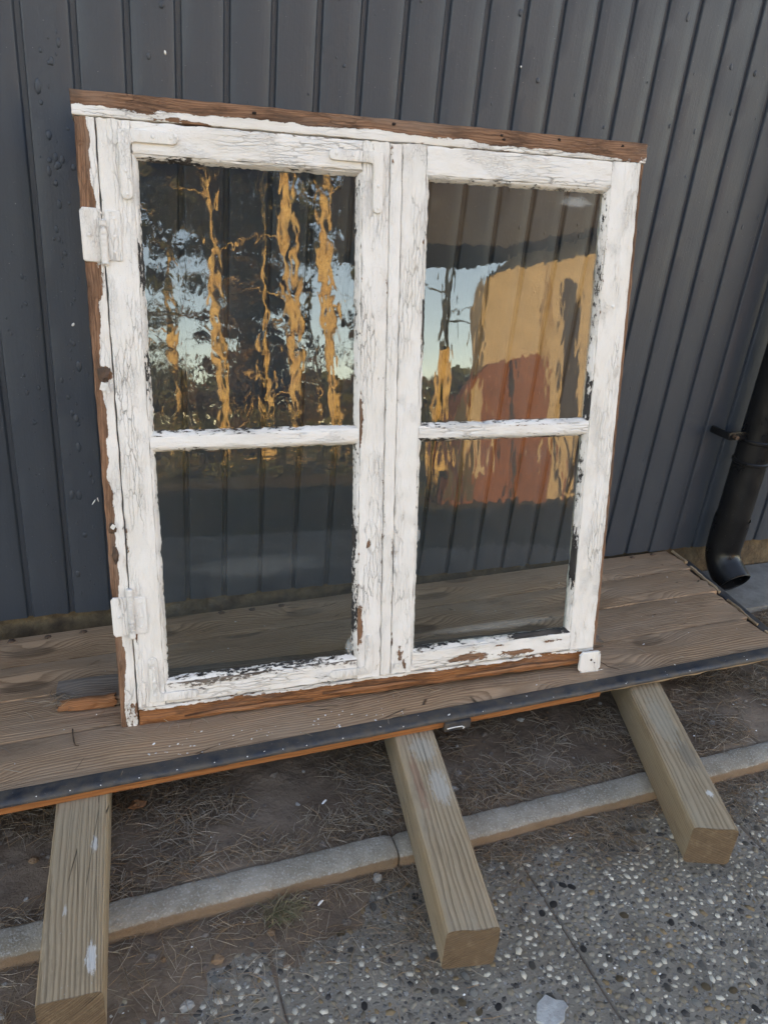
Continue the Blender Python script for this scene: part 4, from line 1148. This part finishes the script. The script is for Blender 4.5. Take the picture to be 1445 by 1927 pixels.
young(4.1, -21, .9, SH[2], 'low russet tree mirrored at the right of the upper left pane', .9, 2.4)
LOW = crown_mesh(33, 2200, .75, .42, .42, 22, .045, PG)  # shrubs added to hide sunlit trunk feet and soften the mirrored cut-off
for k, x in enumerate((-.9, .1, 1.15, 2.1, 3.0, 3.7)):
    o = tag(empty('added_shrub', (x, -10.6 + .3 * (k % 2), -.045)), 'added low evergreen shrub hiding sunlit trunk feet, mirrored along the glazing bar', 'shrub', 'added low shrubs mirrored along the glazing bar')
    c = link('foliage', LOW, MAT['leaf'], o); c.scale = (1, 1, 1.0 + .25 * (k % 3)); c.rotation_euler = (0, 0, k * 1.3)
# added far wood, blocks the yellow horizon glow from the glass
VV, FF, TT = [], [], []
for k in range(9000):
    x = random.uniform(-45, 70); top = 7.0 + 1.8 * nz(x * .12, 1, 1) + 1.2 * nz(x * .5, 2, 2)
    c0 = np.array([x, -75 + random.uniform(-3, 3), random.uniform(0, 1) ** .8 * top])
    a = RNG.normal(0, 1, 3); a /= np.linalg.norm(a); b = np.cross(a, RNG.normal(0, 1, 3)); b /= np.linalg.norm(b)
    VV.append(np.array([c0 - a * .7, c0 - b * .4, c0 + a * .7, c0 + b * .4])); FF.append(np.array([[0, 1, 2, 3]]) + k * 4)
    TT.append(np.repeat((np.array(PG[k % 4]) * random.uniform(.5, 1.0))[None], 4, 0))
tag(link('added_far_wood', np_mesh(VV, FF, TT, False), MAT['leaf']), 'added dark far wood blocking the yellow sky along the mirrored horizon', None, None, 'stuff')

# house across the yard (seen only as a reflection)
MAT['cream'] = m_simple('cream_wall_render', (.43, .35, .235), (.33, .265, .175), 3, .85, .004, 30, .2)
MAT['brick'] = m_simple('red_brown_wall', (.22, .092, .048), (.14, .06, .034), 4, .85, .006, 25, .2)
nh = tag(empty('neighbour_house', (6.5, -9.3, 0)), 'cream house with dark roof mirrored in the upper right pane', 'house')
def nb(name, x0, x1, y0, y1, z0, z1, mat, bev=.01): 
    return link(name, box_mesh(x0 - 6.5, x1 - 6.5, y0 + 9.3, y1 + 9.3, z0, z1, bev, 1), mat, nh)
def prism(name, outline, y0, y1, mat):
    n = len(outline); V = [(x - 6.5, y1 + 9.3, z) for x, z in outline] + [(x - 6.5, y0 + 9.3, z) for x, z in outline]
    F = [tuple(range(n)), tuple(reversed(range(n, 2 * n)))] + [(i, (i + 1) % n, n + (i + 1) % n, n + i) for i in range(n)]
    return link(name, mesh_from(V, F, None, None, 25), mat, nh)
prism('wall', [(4.97, -.05), (4.95, 2.0), (4.93, 2.75), (5.04, 3.28), (5.34, 3.58), (5.68, 3.73), (6.34, 3.82), (6.47, 3.95), (7.0, 4.08), (9.5, 4.3), (9.5, -.05)], -9.75, -9.3, MAT['cream'])
prism('door_panel', [(6.36, .0), (6.36, 3.3), (6.5, 3.38), (6.68, 3.3), (6.68, 0)], -9.31, -9.27, MAT['roof'])
prism('corner_board', [(6.02, .0), (6.03, 3.72), (6.13, 3.73), (6.12, 0)], -9.31, -9.26, m_simple('tan_board', (.34, .25, .14), (.24, .17, .10), 5, .85, .004, 30, .2))
prism('corner_board', [(7.0, .0), (7.0, 3.9), (7.2, 3.9), (7.2, 0)], -9.31, -9.26, MAT['roof'])
prism('lean_to', [(4.22, -.05), (4.25, 1.0), (4.4, 1.36), (4.6, 1.62), (4.98, 1.88), (5.25, 1.95), (5.68, 2.05), (5.92, 2.02), (5.95, -.05)], -9.28, -8.95, MAT['brick'])
prism('lean_to_post', [(5.28, 0), (5.28, 1.94), (5.36, 1.96), (5.36, 0)], -8.96, -8.90, MAT['roof'])
prism('lean_to_panel', [(4.55, .4), (4.58, 1.45), (4.80, 1.66), (4.82, .4)], -8.96, -8.92, MAT['cream'])
prism('lean_to_panel', [(4.24, .0), (4.27, .98), (4.40, 1.30), (4.53, 1.46), (4.52, 0)], -8.96, -8.92, m_simple('dark_olive_panel', (.09, .075, .045), (.06, .05, .03), 5, .85, .004, 30, .2))
V = [(2.75, -8.6, 3.62), (5.1, -8.6, 3.66), (6.6, -8.6, 4.0), (10, -8.6, 4.4)]
Vb = [(a, -10.2, c) for a, b, c in V]; up = [(a, b, c + 1.2) for a, b, c in V]; upb = [(a, b, c + 1.2) for a, b, c in Vb]
allv = [Vector(q) - Vector((6.5, -9.3, 0)) for q in V + Vb + up + upb]; F = []
for i in range(3): F += [(i, i + 1, 5 + i, 4 + i), (8 + i, 12 + i, 13 + i, 9 + i), (i, 8 + i, 9 + i, i + 1), (4 + i, 5 + i, 13 + i, 12 + i)]
F += [(0, 4, 12, 8), (3, 11, 15, 7)]
link('roof', mesh_from(allv, F, None, None, 20), MAT['roof'], nh)
